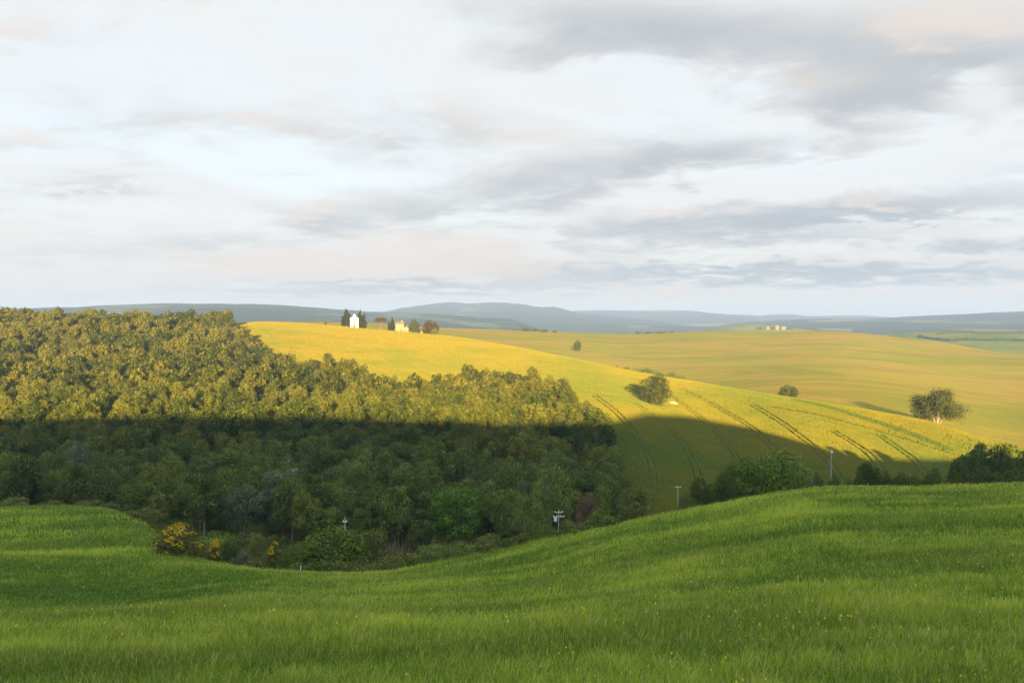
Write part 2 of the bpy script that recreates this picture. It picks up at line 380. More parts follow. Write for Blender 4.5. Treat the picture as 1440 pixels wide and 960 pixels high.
# the plain on to the horizon
fy2 = np.exp(np.linspace(math.log(2990), math.log(70000), 40)); X2 = np.linspace(-1, 1, 41)[None, :]*(fy2*1.05+200)[:, None]; Y2 = np.repeat(fy2[:, None], 41, 1)
Z2 = np.full_like(X2, -64.0) 
i2, j2 = np.meshgrid(np.arange(39), np.arange(40), indexing='ij')
tag(link('horizon_terrain', make_mesh('horizon_terrain', np.stack([X2, Y2, Z2], -1).reshape(-1, 3), np.stack([i2*41+j2, i2*41+j2+1, (i2+1)*41+j2+1, (i2+1)*41+j2], -1).reshape(-1, 4), [M['plain']], smooth=True)), kind='structure')

# far hills: a ridge line by column at one distance, with a foot in front and a back slope
def hill(name, Y0, prof, foot, mat, back=None, rough=0.32, base=-63.0, nx=260, ny=26, seed=0):
    pxs = np.linspace(prof[0][0], prof[-1][0], nx); rows = pchip([p[0] for p in prof], [p[1] for p in prof], pxs)
    rows = rows + 1.3*fbm(pxs/26.0+seed, np.full(nx, seed*1.7), 4)
    t = np.concatenate([np.linspace(-1, 0, ny), np.linspace(0, 1, 7)[1:]])
    P = []
    for tt in t:
        Yr = Y0 + (foot if tt < 0 else (back or foot))*tt
        zc = Y0*(HY-rows)/F
        w = 0.5+0.5*np.cos(np.pi*tt); w = w**0.85
        x = (pxs-CX)/F*Y0*(1 + 0.0*tt)
        sc = foot*0.35
        nz = fbm(x/sc+seed, Yr/sc*np.ones_like(x)+seed*2.3, 4)
        z = base + (zc-base)*np.clip(w*(1 + rough*nz*4*(1-w) ), 0, 1.0)
        edge = np.clip(np.minimum(np.arange(nx), np.arange(nx)[::-1])/(nx*0.03), 0, 1)
        P.append(np.stack([x, np.full_like(x, Yr), base+(z-base)*edge - 1.0*(1-edge)], -1))
    P = np.array(P); a, b = P.shape[:2]
    i, j = np.meshgrid(np.arange(a-1), np.arange(b-1), indexing='ij')
    o = link(name, make_mesh(name, P.reshape(-1, 3), np.stack([i*b+j, i*b+j+1, (i+1)*b+j+1, (i+1)*b+j], -1).reshape(-1, 4), [M[mat]], smooth=True))
    return tag(o, kind='structure')
hill('hills', 4400, [(-500,450),(-200,444),(0,441),(60,436),(100,432.5),(150,431.5),(200,428.5),(240,426.5),(300,427),(380,428.5),(430,431.5),(480,435.5),(540,438.5),(600,441),(700,447),(760,452)], 2100, 'hills', seed=3)
hill('hills', 3600, [(-300,452),(-100,446),(30,438),(60,435),(120,436),(180,440),(260,437),(330,432),(360,434),(430,441),(520,446),(600,450)], 1300, 'hills', seed=8)
hill('mountains', 8000, [(380,450),(480,444),(540,440.5),(575,433),(610,427.5),(640,425),(662,427),(690,425.5),(735,427.5),(752,431.5),(775,432),(800,438),(840,443),(900,448)], 3600, 'mountains', rough=0.22, seed=5)
hill('mountains', 9000, [(700,446),(770,440),(830,436.5),(880,436),(960,437),(1000,440.5),(1050,443),(1085,443.5),(1096,441.5),(1110,444),(1150,444.5),(1190,444),(1215,446),(1300,450)], 2900, 'mountains', rough=0.18, seed=11)
hill('hills', 4900, [(950,462),(1060,456),(1130,450.5),(1180,448.5),(1230,448),(1290,446.5),(1330,443.5),(1370,441),(1410,440),(1440,438),(1520,436),(1700,438),(2000,446)], 2600, 'hills', seed=14)
hill('hills', 2600, [(880,470),(960,468),(1010,461),(1050,455.5),(1080,456),(1110,460),(1150,466),(1230,473)], 420, 'greenhill', rough=0.03, seed=2)
hill('hills', 1900, [(1160,490),(1200,484),(1260,472),(1320,467.5),(1380,466),(1440,467),(1560,466),(1800,470),(2100,476)], 560, 'greenhill', rough=0.02, seed=20)

# ------------------------------------------------------------------ trees
def leaf_cloud(clumps, n, s, rg, updown=0.25, jit=0.25, elong=1.0):
    """n leaf-sized quads spread through the clumps (centre, radii)"""
    C_ = np.array([c[0] for c in clumps]); R_ = np.array([c[1] for c in clumps])
    w = (R_[:, 0]*R_[:, 2]); k = rg.choice(len(clumps), n, p=w/w.sum())
    d = rg.normal(size=(n, 3)); d[:, 2] += updown; d /= np.linalg.norm(d, axis=1)[:, None]
    rad = 1.0 - jit*rg.random(n)**1.0*1.6 + 0.12*rg.random(n)
    P = C_[k] + d*R_[k]*rad[:, None]
    nrm = d + rg.normal(size=(n, 3))*0.34; nrm /= np.linalg.norm(nrm, axis=1)[:, None]
    a = np.cross(nrm, rg.normal(size=(n, 3))); a /= np.linalg.norm(a, axis=1)[:, None]; b = np.cross(nrm, a)
    sz = s*(0.6+0.8*rg.random(n))[:, None]
    q = np.stack([P - a*sz*elong, P - b*sz*0.55 + nrm*sz*0.12, P + a*sz*elong, P + b*sz*0.55 + nrm*sz*0.12], 1)
    Fq = np.arange(n*4).reshape(-1, 4)
    leaf = np.clip(rg.random(n)*0.75 + 0.25*rg.random(len(clumps))[k], 0, 1)
    return q.reshape(-1, 3), Fq, np.repeat(leaf, 4)

def crown_clumps(R, h0, h1, rg, n=16, top=1.0, cr=0.40, lo=0.32):
    """clumps over an uneven dome of radius R between heights h0 and h1"""
    out = []; H = h1-h0; zc = h0+H*0.45
    for i in range(n):
        a = 2.399963*i + rg.normal()*0.4; u = (i+0.5)/n
        el = math.asin(min(0.98, u*(0.98+lo)-lo))
        rr = (0.62+0.16*rg.random())*R
        c = (math.cos(a)*math.cos(el)*rr, math.sin(a)*math.cos(el)*rr, zc + math.sin(el)*H*0.40*top*(0.85+0.3*rg.random()))
        r = R*cr*(0.75+0.5*rg.random())
        out.append((c, (r, r, r*0.82)))
    out.append(((0, 0, zc), (R*0.55, R*0.55, H*0.30)))
    return out

def trunk_mb(h, r, clumps, rg, nb_=5, lean=0.3):
    t = MB(); top = (rg.normal()*lean, rg.normal()*lean, h)
    mid = (top[0]*0.4, top[1]*0.4, h*0.5)
    t.tube([(0,0,-1.2), (0,0,0.05), mid, top], [r*1.5, r*1.15, r*0.8, r*0.3])
    for i in range(min(nb_, len(clumps))):
        c = clumps[int(rg.integers(len(clumps)))][0]
        z0 = h*(0.35+0.4*rg.random()); f = z0/h
        s = (top[0]*f, top[1]*f, z0); m = tuple((s[k]*0.5+c[k]*0.5)+(0.3 if k == 2 else 0) for k in range(3))
        t.tube([s, m, c], [r*0.5, r*0.33, r*0.1], 5)
    return t

def tree_proto(name, R, h0, h1, n, leaf, mat, bark, seed, trunk_h=None, ncl=16, cr=0.40, updown=0.25, jit=0.25, lo=0.32):
    rg = np.random.default_rng(seed)
    cl = crown_clumps(R, h0, h1, rg, ncl, cr=cr, lo=lo)
    v, f, l = leaf_cloud(cl, n, leaf, rg, updown, jit)
    cm = make_mesh(name+'_crown', v, f, [mat], {'leaf': l})
    tm = trunk_mb(trunk_h or (h0+h1)*0.5, (R*0.055 if R > 2 else R*0.035), cl, rg).mesh(name+'_trunk', bark)
    return cm, tm

def empty(name, loc):
    o = bpy.data.objects.new(name, None); COL.objects.link(o); o.location = loc; o.empty_display_size = 0.5; return o
def plant(name, meshes, loc, scale, rot, label, cat, group=None, parts=('crown', 'trunk')):
    """a thing with its parts from shared meshes"""
    r = empty(name, loc); r.scale = scale; r.rotation_euler = (0, 0, rot); tag(r, label, cat, group)
    for pn, m in zip(parts, meshes): link(pn, m, r)
    return r

# ---- the wood: points on a jittered grid, largest (nearest) three hundred as trees, the rest as one mass
step = 5.7
gx, gy = np.meshgrid(np.arange(-560, 180, step), np.arange(150, 700, step*0.9))
gx = gx + (np.arange(gx.shape[0]) % 2)[:, None]*step*0.5
px_ = gx.ravel() + rng.normal(size=gx.size)*1.5; py_ = gy.ravel() + rng.normal(size=gx.size)*1.4
ok = (CX + F*px_/py_ > -190) & in_forest(px_, py_)
FXY = np.stack([px_[ok], py_[ok]], 1)
# keep the sites of trees that are built one by one clear
SITES = []

# ---- prototypes
def recol(meshes, mat):
    out = []
    for i, m in enumerate(meshes):
        if i == 0:
            m = m.copy(); m.materials[0] = mat
        out.append(m)
    return out
WOOD = [tree_proto('wood', 3.5+0.25*(k % 3), 0.8, 9.0+0.5*(k % 4), 4600, 0.215, M['wood'], M['bark'], 40+k, ncl=15+k, cr=0.37+0.02*(k % 3)) for k in range(8)]
BUSH = [tree_proto('bush', 1.0, 0.0, 1.6, 4800, 0.050, M['bush'], M['bark'], 70+k, trunk_h=0.7, ncl=17+k, cr=0.40, lo=0.9) for k in range(4)]
TALL = [tree_proto('tall', 1.0, 0.15, 2.4, 5600, 0.050, M['bush'], M['bark'], 80+k, trunk_h=1.5, ncl=21+k, cr=0.36, lo=0.75) for k in range(3)]
LOOSE = [tree_proto('loose', 1.0, 0.10, 2.2, 3600, 0.042, M['lime'], M['palebark'], 90+k, trunk_h=1.7, ncl=22+k, cr=0.34, jit=0.5, lo=0.6) for k in range(3)]
SHAPES = {'bush': BUSH, 'tall': TALL, 'loose': LOOSE}
_cache = {}; _turn = [0]
def grow(px, Y, top, w, mat, label, name='bush', cat='bush', shape='bush', group=None, extra=None):
    """plant at this column and distance, as high as its top row and as wide as w columns"""
    p = at(px, Y); H = max(0.4, -Y*(top-HY)/F - p.z); Wm = size(Y, w)
    k = _turn[0] = _turn[0]+1; ls = SHAPES[shape]; i = k % len(ls)
    if (shape, i, mat) not in _cache: _cache[(shape, i, mat)] = recol(ls[i], M[mat])
    hh = {'bush': 1.62, 'tall': 2.35, 'loose': 2.2}[shape]
    o = plant(name, _cache[(shape, i, mat)], p, (Wm/2.15, Wm/2.15, H/hh), k*1.7, label, cat, group)
    SITES.append((p.x, p.y, Wm*0.5)); return o

# ---- broom in flower
def broom(px, Y, top, w, label, seed):
    rg = np.random.default_rng(seed); p = at(px, Y); H = -Y*(top-HY)/F - p.z; Wm = size(Y, w); R = Wm/2
    cl = [((0.0, 0, H*0.42), (R*0.62, R*0.6, H*0.45)), ((-R*0.42, 0.1, H*0.34), (R*0.5, R*0.5, H*0.34)), ((R*0.45, -0.2, H*0.32), (R*0.48, R*0.5, H*0.32)),
          ((-0.1*R, -R*0.5, H*0.3), (R*0.5, R*0.4, H*0.3)), ((R*0.78, -0.1, H*0.16), (R*0.3, R*0.3, H*0.2))]
    v, f, l = leaf_cloud(cl, 2600, 0.13, rg, 0.2, 0.35, 1.6)
    r = empty('broom_bush', p); tag(r, label, 'bush')
    link('crown', make_mesh('broom_crown', v, f, [M['broom']], {'leaf': l}), r)
    bc = [((c[0][0]+R*0.05, c[0][1]-R*0.06, c[0][2]+H*0.07), c[1]) for c in cl]
    v, f, l = leaf_cloud(bc, 2600, 0.10, rg, 0.9, 0.12)
    P = v.reshape(-1, 4, 3); c = P.mean(1)
    keep = (c[:, 2] > H*0.34) & (fbm(c[:, 0]*1.6+seed, c[:, 2]*1.6+c[:, 1], 2) > np.where(c[:, 2] > H*0.70, -0.30, 0.22))
    P = P[keep]; l = l.reshape(-1, 4)[keep].ravel()
    link('blossom', make_mesh('broom_blossom', P.reshape(-1, 3), np.arange(len(P)*4).reshape(-1, 4), [M['blossom']], {'leaf': l}), r)
    t = MB()
    for a in range(7):
        t.tube([(0, 0, -0.3), (0.25*R*math.cos(a), 0.25*R*math.sin(a), H*0.3), (0.5*R*math.cos(a), 0.5*R*math.sin(a), H*0.65)], [0.07, 0.05, 0.02], 5)
    t.build('stem', M['bark'], r); SITES.append((p.x, p.y, R)); return r
broom(250, 106, 733, 82, 'large broom bush covered in yellow blossom on the left edge of the near meadow', 1)
broom(302, 113, 757, 22, 'small upright broom with yellow blossom just right of the large flowering broom', 2)
broom(386, 120, 759, 26, 'small yellow flowering broom beside the big dark leafy bush', 3)

# ---- bushes and trees of the gully, each its own
grow(208, 138, 712, 44, 'olive', 'rounded olive bush on the low rise just behind the large flowering broom')
grow(18, 153, 699, 46, 'olive', 'brownish olive bush at the far left on top of the shaded meadow rise')
grow(72, 154, 704, 36, 'olive', 'low olive bush second from the left along the top of the meadow rise')
grow(118, 151, 704, 36, 'olive', 'low spreading olive bush at the right end of the meadow rise')
grow(470, 121, 737, 108, 'bush', 'big dark green leafy bush at the lowest corner of the meadow', 'large_bush', shape='bush')
grow(424, 118, 762, 56, 'bush', 'dark green bush leaning against the left side of the big leafy bush', 'bush')
grow(524, 124, 747, 66, 'olive', 'brownish olive bush against the right side of the big leafy bush')
grow(383, 103.5, 788, 13, 'dark', 'small dark upright juniper alone at the meadow edge left of the white stake', 'juniper', 'shrub', 'tall')
grow(342, 116, 774, 28, 'silver', 'small grey green bush between the flowering brooms')
grow(322, 122, 758, 32, 'dark', 'dark brownish bush between the large broom and the grey green bush')
grow(362, 128, 752, 30, 'olive', 'olive scrub bush behind the grey green bush')
grow(568, 116, 776, 44, 'olive', 'low brownish bush where the reeds meet the meadow edge')
grow(606, 114, 764, 64, 'lime', 'pale green rounded bush below the bright green tree')
grow(652, 113, 762, 42, 'lime', 'smaller pale green bush right of the rounded pale green one')
grow(690, 116, 752, 46, 'olive', 'brown tinged bush on the meadow edge below the feathery trees')
grow(722, 120, 738, 50, 'dark', 'dark tangled bush on the meadow edge left of the double armed pole', shape='tall')
grow(765, 118, 737, 46, 'bush', 'dark green bush just in front of the double armed pole')
grow(806, 119, 731, 44, 'olive', 'low olive bush on the meadow edge right of the double armed pole')
grow(845, 122, 716, 48, 'bush', 'green bush on the meadow edge below the russet bush')
grow(894, 128, 682, 58, 'olive', 'olive tree with loose crown at the right end of the wood', 'small_tree', 'tree', 'tall')
grow(640, 172, 676, 84, 'bright', 'bright green spreading tree standing out at the front of the wood', 'broadleaf_tree', 'tree', 'tall')
grow(742, 160, 686, 62, 'lime', 'light green feathery tree with pale stem left of the double armed pole', 'feathery_tree', 'tree', 'loose')
grow(775, 176, 647, 74, 'lime', 'taller light green feathery tree rising behind the other feathery one', 'feathery_tree', 'tree', 'loose')
grow(733, 190, 668, 20, 'silver', 'slim tree with whitish top between the feathery trees', 'small_tree', 'tree', 'tall')
grow(827, 150, 690, 46, 'russet', 'russet brown bare looking bush between the wood and the meadow edge', shape='tall')
grow(112, 214, 617, 50, 'silver', 'pale silvery tree standing out in the shaded wood on the far left', 'silver_tree', 'tree', 'tall')
grow(342, 176, 676, 66, 'silver', 'grey green willow at the front of the wood, the lower of two', 'willow_tree', 'tree', 'tall')
grow(398, 184, 655, 76, 'silver', 'grey green willow at the front of the wood, the taller of two', 'willow_tree', 'tree', 'tall')
grow(265, 192, 664, 64, 'lime', 'light green tree with thin pale stems at the wood front above the crossed post', 'feathery_tree', 'tree', 'loose')
# along the meadow crest on the right
grow(965, 128, 692, 34, 'olive', 'olive bush at the foot of the T shaped pole')
grow(988, 140, 676, 56, 'dark', 'dark bush between the T shaped pole and the big hedge clump')
grow(1044, 132, 645, 84, 'bush', 'big dark green bush, left half of the clump on the meadow crest', 'large_bush', shape='tall')
grow(1097, 131, 639, 82, 'bush', 'big rounded leafy green bush, right half of the clump on the meadow crest', 'large_bush', shape='bush')
grow(1098, 148, 623, 122, 'lime', 'thin leaved pale tree showing above the clump of bushes on the crest', 'feathery_tree', 'tree', 'loose')
grow(1019, 128, 668, 40, 'dark', 'small dark bush on the lower left of the crest clump')
grow(1140, 126, 675, 24, 'russet', 'small russet bush on the crest left of the tall bare pole')
grow(1152, 142, 666, 30, 'dark', 'small dark bush at the foot of the tall bare pole')
grow(1220, 138, 648, 48, 'dark', 'dark pointed bush right of the tall bare pole on the meadow crest', shape='tall')
grow(1266, 138, 668, 44, 'dark', 'low dark bush behind the crest midway between pole and right hand trees')
grow(1310, 140, 658, 44, 'dark', 'dark bush at the left foot of the tall trees on the right')
grow(1196, 140, 672, 28, 'bush', 'low green bush between the tall bare pole and the pointed bush')
grow(1340, 135, 668, 34, 'dark', 'dark low bush right against the tall trees on the crest')

grow(1172, 143, 669, 30, 'bush', 'small green bush just right of the foot of the tall bare pole')
grow(1244, 141, 661, 34, 'dark', 'dark bush touching the right side of the pointed bush on the crest')
grow(1289, 141, 663, 36, 'bush', 'green bush in the middle of the low hedge left of the tall trees')
grow(1356, 186, 634, 54, 'dark', 'dark bush filling the gap at the left of the tall trees on the right')
grow(1398, 189, 630, 60, 'dark', 'dark bush filling the gap between the first and second tall tree on the right')
grow(1438, 190, 634, 60, 'dark', 'dark bush filling the gap beside the tall tree cut by the frame edge')

# ---- many stemmed trees
def fan_tree(px, Y, top, w, mat, bark, label, seed, stems=8, name='many_stemmed_tree', n=5200, leaf=0.30, low=0.22, cat='tree', group=None):
    rg = np.random.default_rng(seed); p = at(px, Y); H = -Y*(top-HY)/F - p.z; R = size(Y, w)/2
    r = empty(name, p); tag(r, label, cat, group); t = MB(); cl = []
    for i in range(stems):
        a = 2.4*i + rg.normal()*0.25; out = (0.25+0.75*((i*0.618) % 1.0))
        ex, ey = math.cos(a)*R*0.72*out, math.sin(a)*R*0.62*out; hz = H*(0.88-0.50*out**1.5)
        q0 = (0.25*math.cos(a), 0.25*math.sin(a), -1.0); q1 = (ex*0.28, ey*0.28, hz*0.34); q2 = (ex*0.72, ey*0.72, hz*0.74); q3 = (ex, ey, hz)
        t.tube([q0, q1, q2, q3], [0.022*H, 0.014*H, 0.008*H, 0.003*H], 6)
        for b in range(5):
            f = 0.45+0.13*b; c = [q1[k]+(q3[k]-q1[k])*((f-0.3)/0.7) for k in range(3)]
            e = (c[0]+rg.normal()*R*0.13+ex*0.10, c[1]+rg.normal()*R*0.13+ey*0.1, c[2]+H*(0.05+0.10*rg.random()))
            t.tube([c, e], [0.005*H, 0.002*H], 4)
            if e[2] > H*low:
                rr = R*(0.20+0.12*rg.random()); cl.append((e, (rr, rr, rr*0.85)))
        rr = R*(0.28+0.10*rg.random()); cl.append((q3, (rr, rr, rr*0.8)))
    for i in range(stems*2):
        a = 1.7*i; rr = R*(0.20+0.08*rg.random()); q = R*(0.45+0.3*rg.random()); cl.append(((math.cos(a)*q, math.sin(a)*q*0.9, H*(low+0.16+0.22*rg.random())), (rr, rr, rr*0.9)))
    v, f, l = leaf_cloud(cl, n, leaf, rg, 0.35, 0.4)
    link('crown', make_mesh('fan_crown', v, f, [M[mat]], {'leaf': l}), r); t.build('trunk', M[bark], r)
    SITES.append((p.x, p.y, R)); return r
fan_tree(1317, 372, 546, 84, 'field', 'palebark', 'large many stemmed tree with pale limbs in the hollow beyond the yellow field', 5, 12, leaf=0.34, n=14000, low=0.08)
fan_tree(1372, 195, 617, 62, 'bush', 'bark', 'tall dense tree on the right, leftmost of the four rising over the meadow crest', 6, 7, low=0.0, leaf=0.26, n=9000)
fan_tree(1408, 199, 621, 60, 'bush', 'bark', 'tall dense tree on the right, second of the four rising over the meadow crest', 7, 7, low=0.0, leaf=0.26, n=9000)
fan_tree(1440, 196, 628, 58, 'bush', 'bark', 'tall dense tree on the right, third of the four and cut by the frame edge', 8, 7, low=0.0, leaf=0.26, n=9000)
fan_tree(1478, 202, 626, 60, 'bush', 'bark', 'tall dense tree on the right mostly outside the frame, outermost of the four', 9, 7, low=0.0, leaf=0.26, n=7000)
grow(1384, 132, 655, 64, 'dark', 'dense dark undergrowth bush filling the foot of the leftmost tall tree', shape='bush')
grow(1428, 132, 657, 70, 'dark', 'dense dark undergrowth bush filling the foot of the tall trees at the frame edge', shape='bush')

# ---- on the fields
Yf = find(922, 569, 200); grow(922, Yf, 528, 50, 'field', 'rounded green tree alone in the middle of the yellow grain field', 'field_tree', 'tree', 'bush')
pm = at(946, find(946, 568, 200)); mb = MB()
v = [(math.cos(a)*r_*2.6*(1+0.2*math.sin(3*a)), math.sin(a)*r_*1.8, (1-r_**2)*1.6-0.3) for r_ in (1.0, 0.8, 0.55, 0.25) for a in [2*math.pi*i/14 for i in range(14)]] + [(0, 0, 1.35)]
mb.add(v, [(k*14+i, k*14+(i+1) % 14, (k+1)*14+(i+1) % 14, (k+1)*14+i) for k in range(3) for i in range(14)] + [(42+i, 42+(i+1) % 14, 56) for i in range(14)])
o = mb.build('earth_mound', M['earth']); o.location = pm; tag(o, 'small mound of bare orange earth beside the lone tree in the yellow field', 'mound')
grow(1108, 425, 541, 28, 'field', 'small rounded tree just beyond the edge of the yellow field', 'field_tree', 'tree', 'bush')
grow(812, 820, 478, 12, 'dark', 'tiny lone bush out in the far brown field', 'bush', 'bush', 'bush')
for i, (px, Y, top, w) in enumerate([(866, 560, 514, 14), (880, 555, 516, 14), (896, 550, 518, 18), (908, 548, 517, 24), (926, 545, 522, 20), (944, 540, 524, 22), (958, 535, 527, 18), (972, 532, 534, 14), (990, 528, 539, 12)]):
    grow(px, Y, top, w, 'bush', 'bush in the short row just beyond the top edge of the yellow field', 'hedgerow_bush', 'bush', 'bush', 'bushes in the row beyond the yellow field')
for i, (px, Y, top, w) in enumerate([(740, 1120, 461, 14), (752, 1130, 461.5, 12), (765, 1120, 462.5, 14), (780, 1130, 464, 8), (898, 1200, 466, 10), (912, 1200, 467, 14), (928, 1190, 466.5, 16), (944, 1200, 466, 10)]):
    grow(px, Y, top, w, 'bush', 'tiny dark bush on the skyline of the far brown field', 'skyline_bush', 'bush', 'bush', 'bushes on the far field skyline')

# ---- chapel group
def up(px, py, Y): return Vector(((px-CX)/F*Y, Y, -Y*(py-HY)/F))
cy = 648.0; base = at(498.3, cy)
ch = empty('chapel', base + Vector((0, 0, -0.25))); tag(ch, 'small pale stone chapel with gabled front and bell gable between two dark cypresses', 'chapel')
w = 3.0; he = 7.3; hp = 9.1; b = MB()
b.prism([(-w, -1.2), (w, -1.2), (w, he), (0, hp-0.15), (-w, he)], 0.0, 12.0); wall = b.build('wall', M['chapelstone'], ch)
for a in (-w-0.12, w-0.75): b = MB(); b.box(a, a+0.87, -0.18, -0.003, -0.6, he-0.35); b.build('pilaster', M['chapelstone'], wall)
b = MB(); b.box(-w-0.25, w+0.25, -0.30, -0.005, he-0.35, he+0.05)
b.prism([(-w-0.35, he+0.05), (w+0.35, he+0.05), (w+0.35, he+0.3), (0, hp+0.4), (-w-0.35, he+0.3)], -0.26, -0.006); b.build('pediment', M['chapelstone'], wall)
b = MB()
b.prism([(-w-0.5, he-0.12), (0, hp), (w+0.5, he-0.12), (w+0.5, he+0.10), (0, hp+0.22), (-w-0.5, he+0.10)], 0.01, 12.3); b.build('roof', M['tile'], ch)
b = MB(); b.box(-0.95, -0.55, -0.2, 0.5, hp+0.15, hp+1.1); b.box(0.55, 0.95, -0.2, 0.5, hp+0.15, hp+1.1); b.prism([(-1.15, hp+1.1), (1.15, hp+1.1), (0, hp+1.8)], -0.3, 0.6)
b.box(-0.55, 0.55, -0.19, 0.49, hp+0.15, hp+0.45); bg = b.build('bell_gable', M['chapelstone'], ch)
b = MB(); b.tube([(0, 0.15, hp+0.45), (0, 0.15, hp+0.55), (0, 0.15, hp+0.85), (0, 0.15, hp+1.1)], [0.36, 0.30, 0.2, 0.05], 10); b.build('bell', M['metal'], bg)
b = MB(); b.box(-0.8, 0.8, -0.08, -0.004, 0.0, 3.1); d = b.build('door', M['door'], ch)
b = MB(); b.box(-1.1, -0.8, -0.22, -0.002, 0, 3.1); b.box(0.8, 1.1, -0.22, -0.002, 0, 3.1); b.box(-1.25, 1.25, -0.26, -0.002, 3.1, 3.5); b.build('frame', M['chapelstone'], d)
b = MB(); b.box(-0.5, 0.5, -0.07, -0.004, 4.7, 6.1); wn = b.build('window', M['glass'], ch)
b = MB(); b.box(-0.68, -0.5, -0.16, -0.002, 4.55, 6.1); b.box(0.5, 0.68, -0.16, -0.002, 4.55, 6.1); b.box(-0.68, 0.68, -0.16, -0.002, 6.1, 6.3); b.build('frame', M['chapelstone'], wn)
b = MB(); b.box(-1.6, 1.6, -1.3, -0.27, -1.0, 0.0); b.build('step', M['chapelstone'], ch)

def cypress(px, Y, top, w, label, seed, spires=((0, 0, 1.0),)):
    rg = np.random.default_rng(seed); p = at(px, Y); H = -Y*(top-HY)/F - p.z; R = size(Y, w)/2*1.35; cl = []
    for dx, dy, hs in spires:
        for k in range(12):
            f = (k+0.5)/12; rr = R*(0.35+0.65*math.sin(math.pi*min(1, (f*0.78+0.20))))*(1-0.72*f**2.6)*(0.72 if len(spires) > 1 else 1)
            cl.append(((dx*R+rg.normal()*0.08*R, dy*R+rg.normal()*0.08*R, 0.4+f*H*hs*0.96), (rr, rr, H*0.07)))
    v, f, l = leaf_cloud(cl, 5200, 0.30, rg, 0.4, 0.25)
    r = empty('cypress_tree', p); tag(r, label, 'tree')
    link('crown', make_mesh('cypress_crown', v, f, [M['cypress']], {'leaf': l}), r)
    t = MB(); t.tube([(0, 0, -0.8), (0, 0, H*0.3), (0, 0, H*0.9)], [0.30, 0.22, 0.05]); t.build('trunk', M['bark'], r); return r
cypress(487, 650, 434.5, 11.5, 'broad dark cypress standing left of the pale chapel', 21)
cypress(508.5, 651, 435.5, 9.5, 'dark cypress with two tips standing right of the pale chapel', 22, ((-0.35, 0, 1.0), (0.40, 0.2, 0.78)))
cypress(547.5, 640, 451.5, 3.6, 'small slim cypress, the shorter of a pair left of the stone farmhouse', 23)
cypress(551.8, 640, 446.2, 4.8, 'small slim cypress, the taller of a pair left of the stone farmhouse', 24)
# umbrella pine
rg = np.random.default_rng(31); p = at(535.5, 690); R = size(690, 10.4); top = -690*(445.4-HY)/F - p.z; bot = -690*(453-HY)/F - p.z
r = empty('umbrella_pine', p); tag(r, 'umbrella pine with wide flat crown between the chapel and the stone farmhouse', 'tree')
cl = [((math.cos(2.4*i)*R*0.72*math.sqrt((i+.5)/16), math.sin(2.4*i)*R*0.72*math.sqrt((i+.5)/16), bot+(top-bot)*(0.62-0.35*(i+.5)/16)), (R*0.34, R*0.34, (top-bot)*0.34)) for i in range(16)]
v, f, l = leaf_cloud(cl, 2200, 0.28, rg, 0.3, 0.25)
link('crown', make_mesh('pine_crown', v, f, [M['autumn']], {'leaf': l}), r)
t = MB(); t.tube([(0,0,-1), (0.2,0,bot*0.5), (0,0,bot+0.6)], [0.35, 0.28, 0.2])
for i in range(6): t.tube([(0,0,bot*0.75), (math.cos(i)*R*0.6, math.sin(i)*R*0.6, bot+1.2)], [0.15, 0.05], 5)
t.build('trunk', M['bark'], r)

def house(px, Y, base_row, w, depth, eave, ridge, label, name='farmhouse', cat='house', wins=(), door=None, chim=None, hip=False, wallmat='farmstone', dy=0.0, rot=0.0):
    p = up(px, base_row, Y); p.y += dy; h = empty(name, p); tag(h, label, cat); h.rotation_euler.z = rot; hw = w/2
    b = MB(); b.prism([(-hw, -2.5), (hw, -2.5), (hw, eave), (-hw, eave)], 0, depth)
    b.add([(-hw, 0, eave), (-hw, depth, eave), (-hw, depth/2, ridge-0.12)], [(0, 1, 2)]); b.add([(hw, 0, eave), (hw, depth/2, ridge-0.12), (hw, depth, eave)], [(0, 1, 2)])
    b.build('wall', M[wallmat], h)
    b = MB(); o_ = 0.4; t_ = 0.18; s = (ridge-eave)/(depth/2); zl = eave - o_*s + 0.03
    pr = [(-o_, zl), (depth/2, ridge), (depth+o_, zl), (depth+o_, zl+t_), (depth/2, ridge+t_), (-o_, zl+t_)]
    n = 6; b.add([(-hw-o_, y, z) for y, z in pr] + [(hw+o_, y, z) for y, z in pr], [tuple(reversed(range(n))), tuple(range(n, 2*n))] + [(j, (j+1) % n, (j+1) % n+n, j+n) for j in range(n)])
    rf = b.build('roof', M['tile'], h)
    if chim is not None:
        b = MB(); b.box(chim-0.4, chim+0.4, depth/2-0.4, depth/2+0.4, ridge-0.4, ridge+1.1); b.box(chim-0.5, chim+0.5, depth/2-0.5, depth/2+0.5, ridge+1.1, ridge+1.3); b.build('chimney', M[wallmat], rf)
    for x, z in wins:
        b = MB(); b.box(x-0.45, x+0.45, -0.06, -0.004, z, z+1.3); wi = b.build('window', M['glass'], h)
        b = MB(); b.box(x-0.6, x+0.6, -0.14, -0.003, z-0.14, z-0.003); b.build('sill', wi and M['chapelstone'], wi)
    if door is not None:
        b = MB(); b.box(door-0.6, door+0.6, -0.07, -0.004, 0, 2.3); b.build('door', M['door'], h)
    return h
b0 = HY - F*gz((561.3-CX)/F*648, 648)/648
house(561.3, 648, b0+0.3, 6.9, 9, 6.1, 7.6, 'tall pale stone farmhouse with clay roof right of the small cypresses', wins=((-2, 3.6), (0, 3.6), (2, 3.6), (-2, 0.8)), door=1.6, chim=1.5)
b1 = HY - F*gz((572.8-CX)/F*651, 651)/651
house(572.8, 651, b1+0.2, 5.2, 7, 4.3, 5.4, 'lower stone wing between the tall farmhouse and the round green tree', name='farm_wing', wins=((-1, 1.3),), door=1.2)
b2 = HY - F*gz((592.5-CX)/F*668, 668)/668
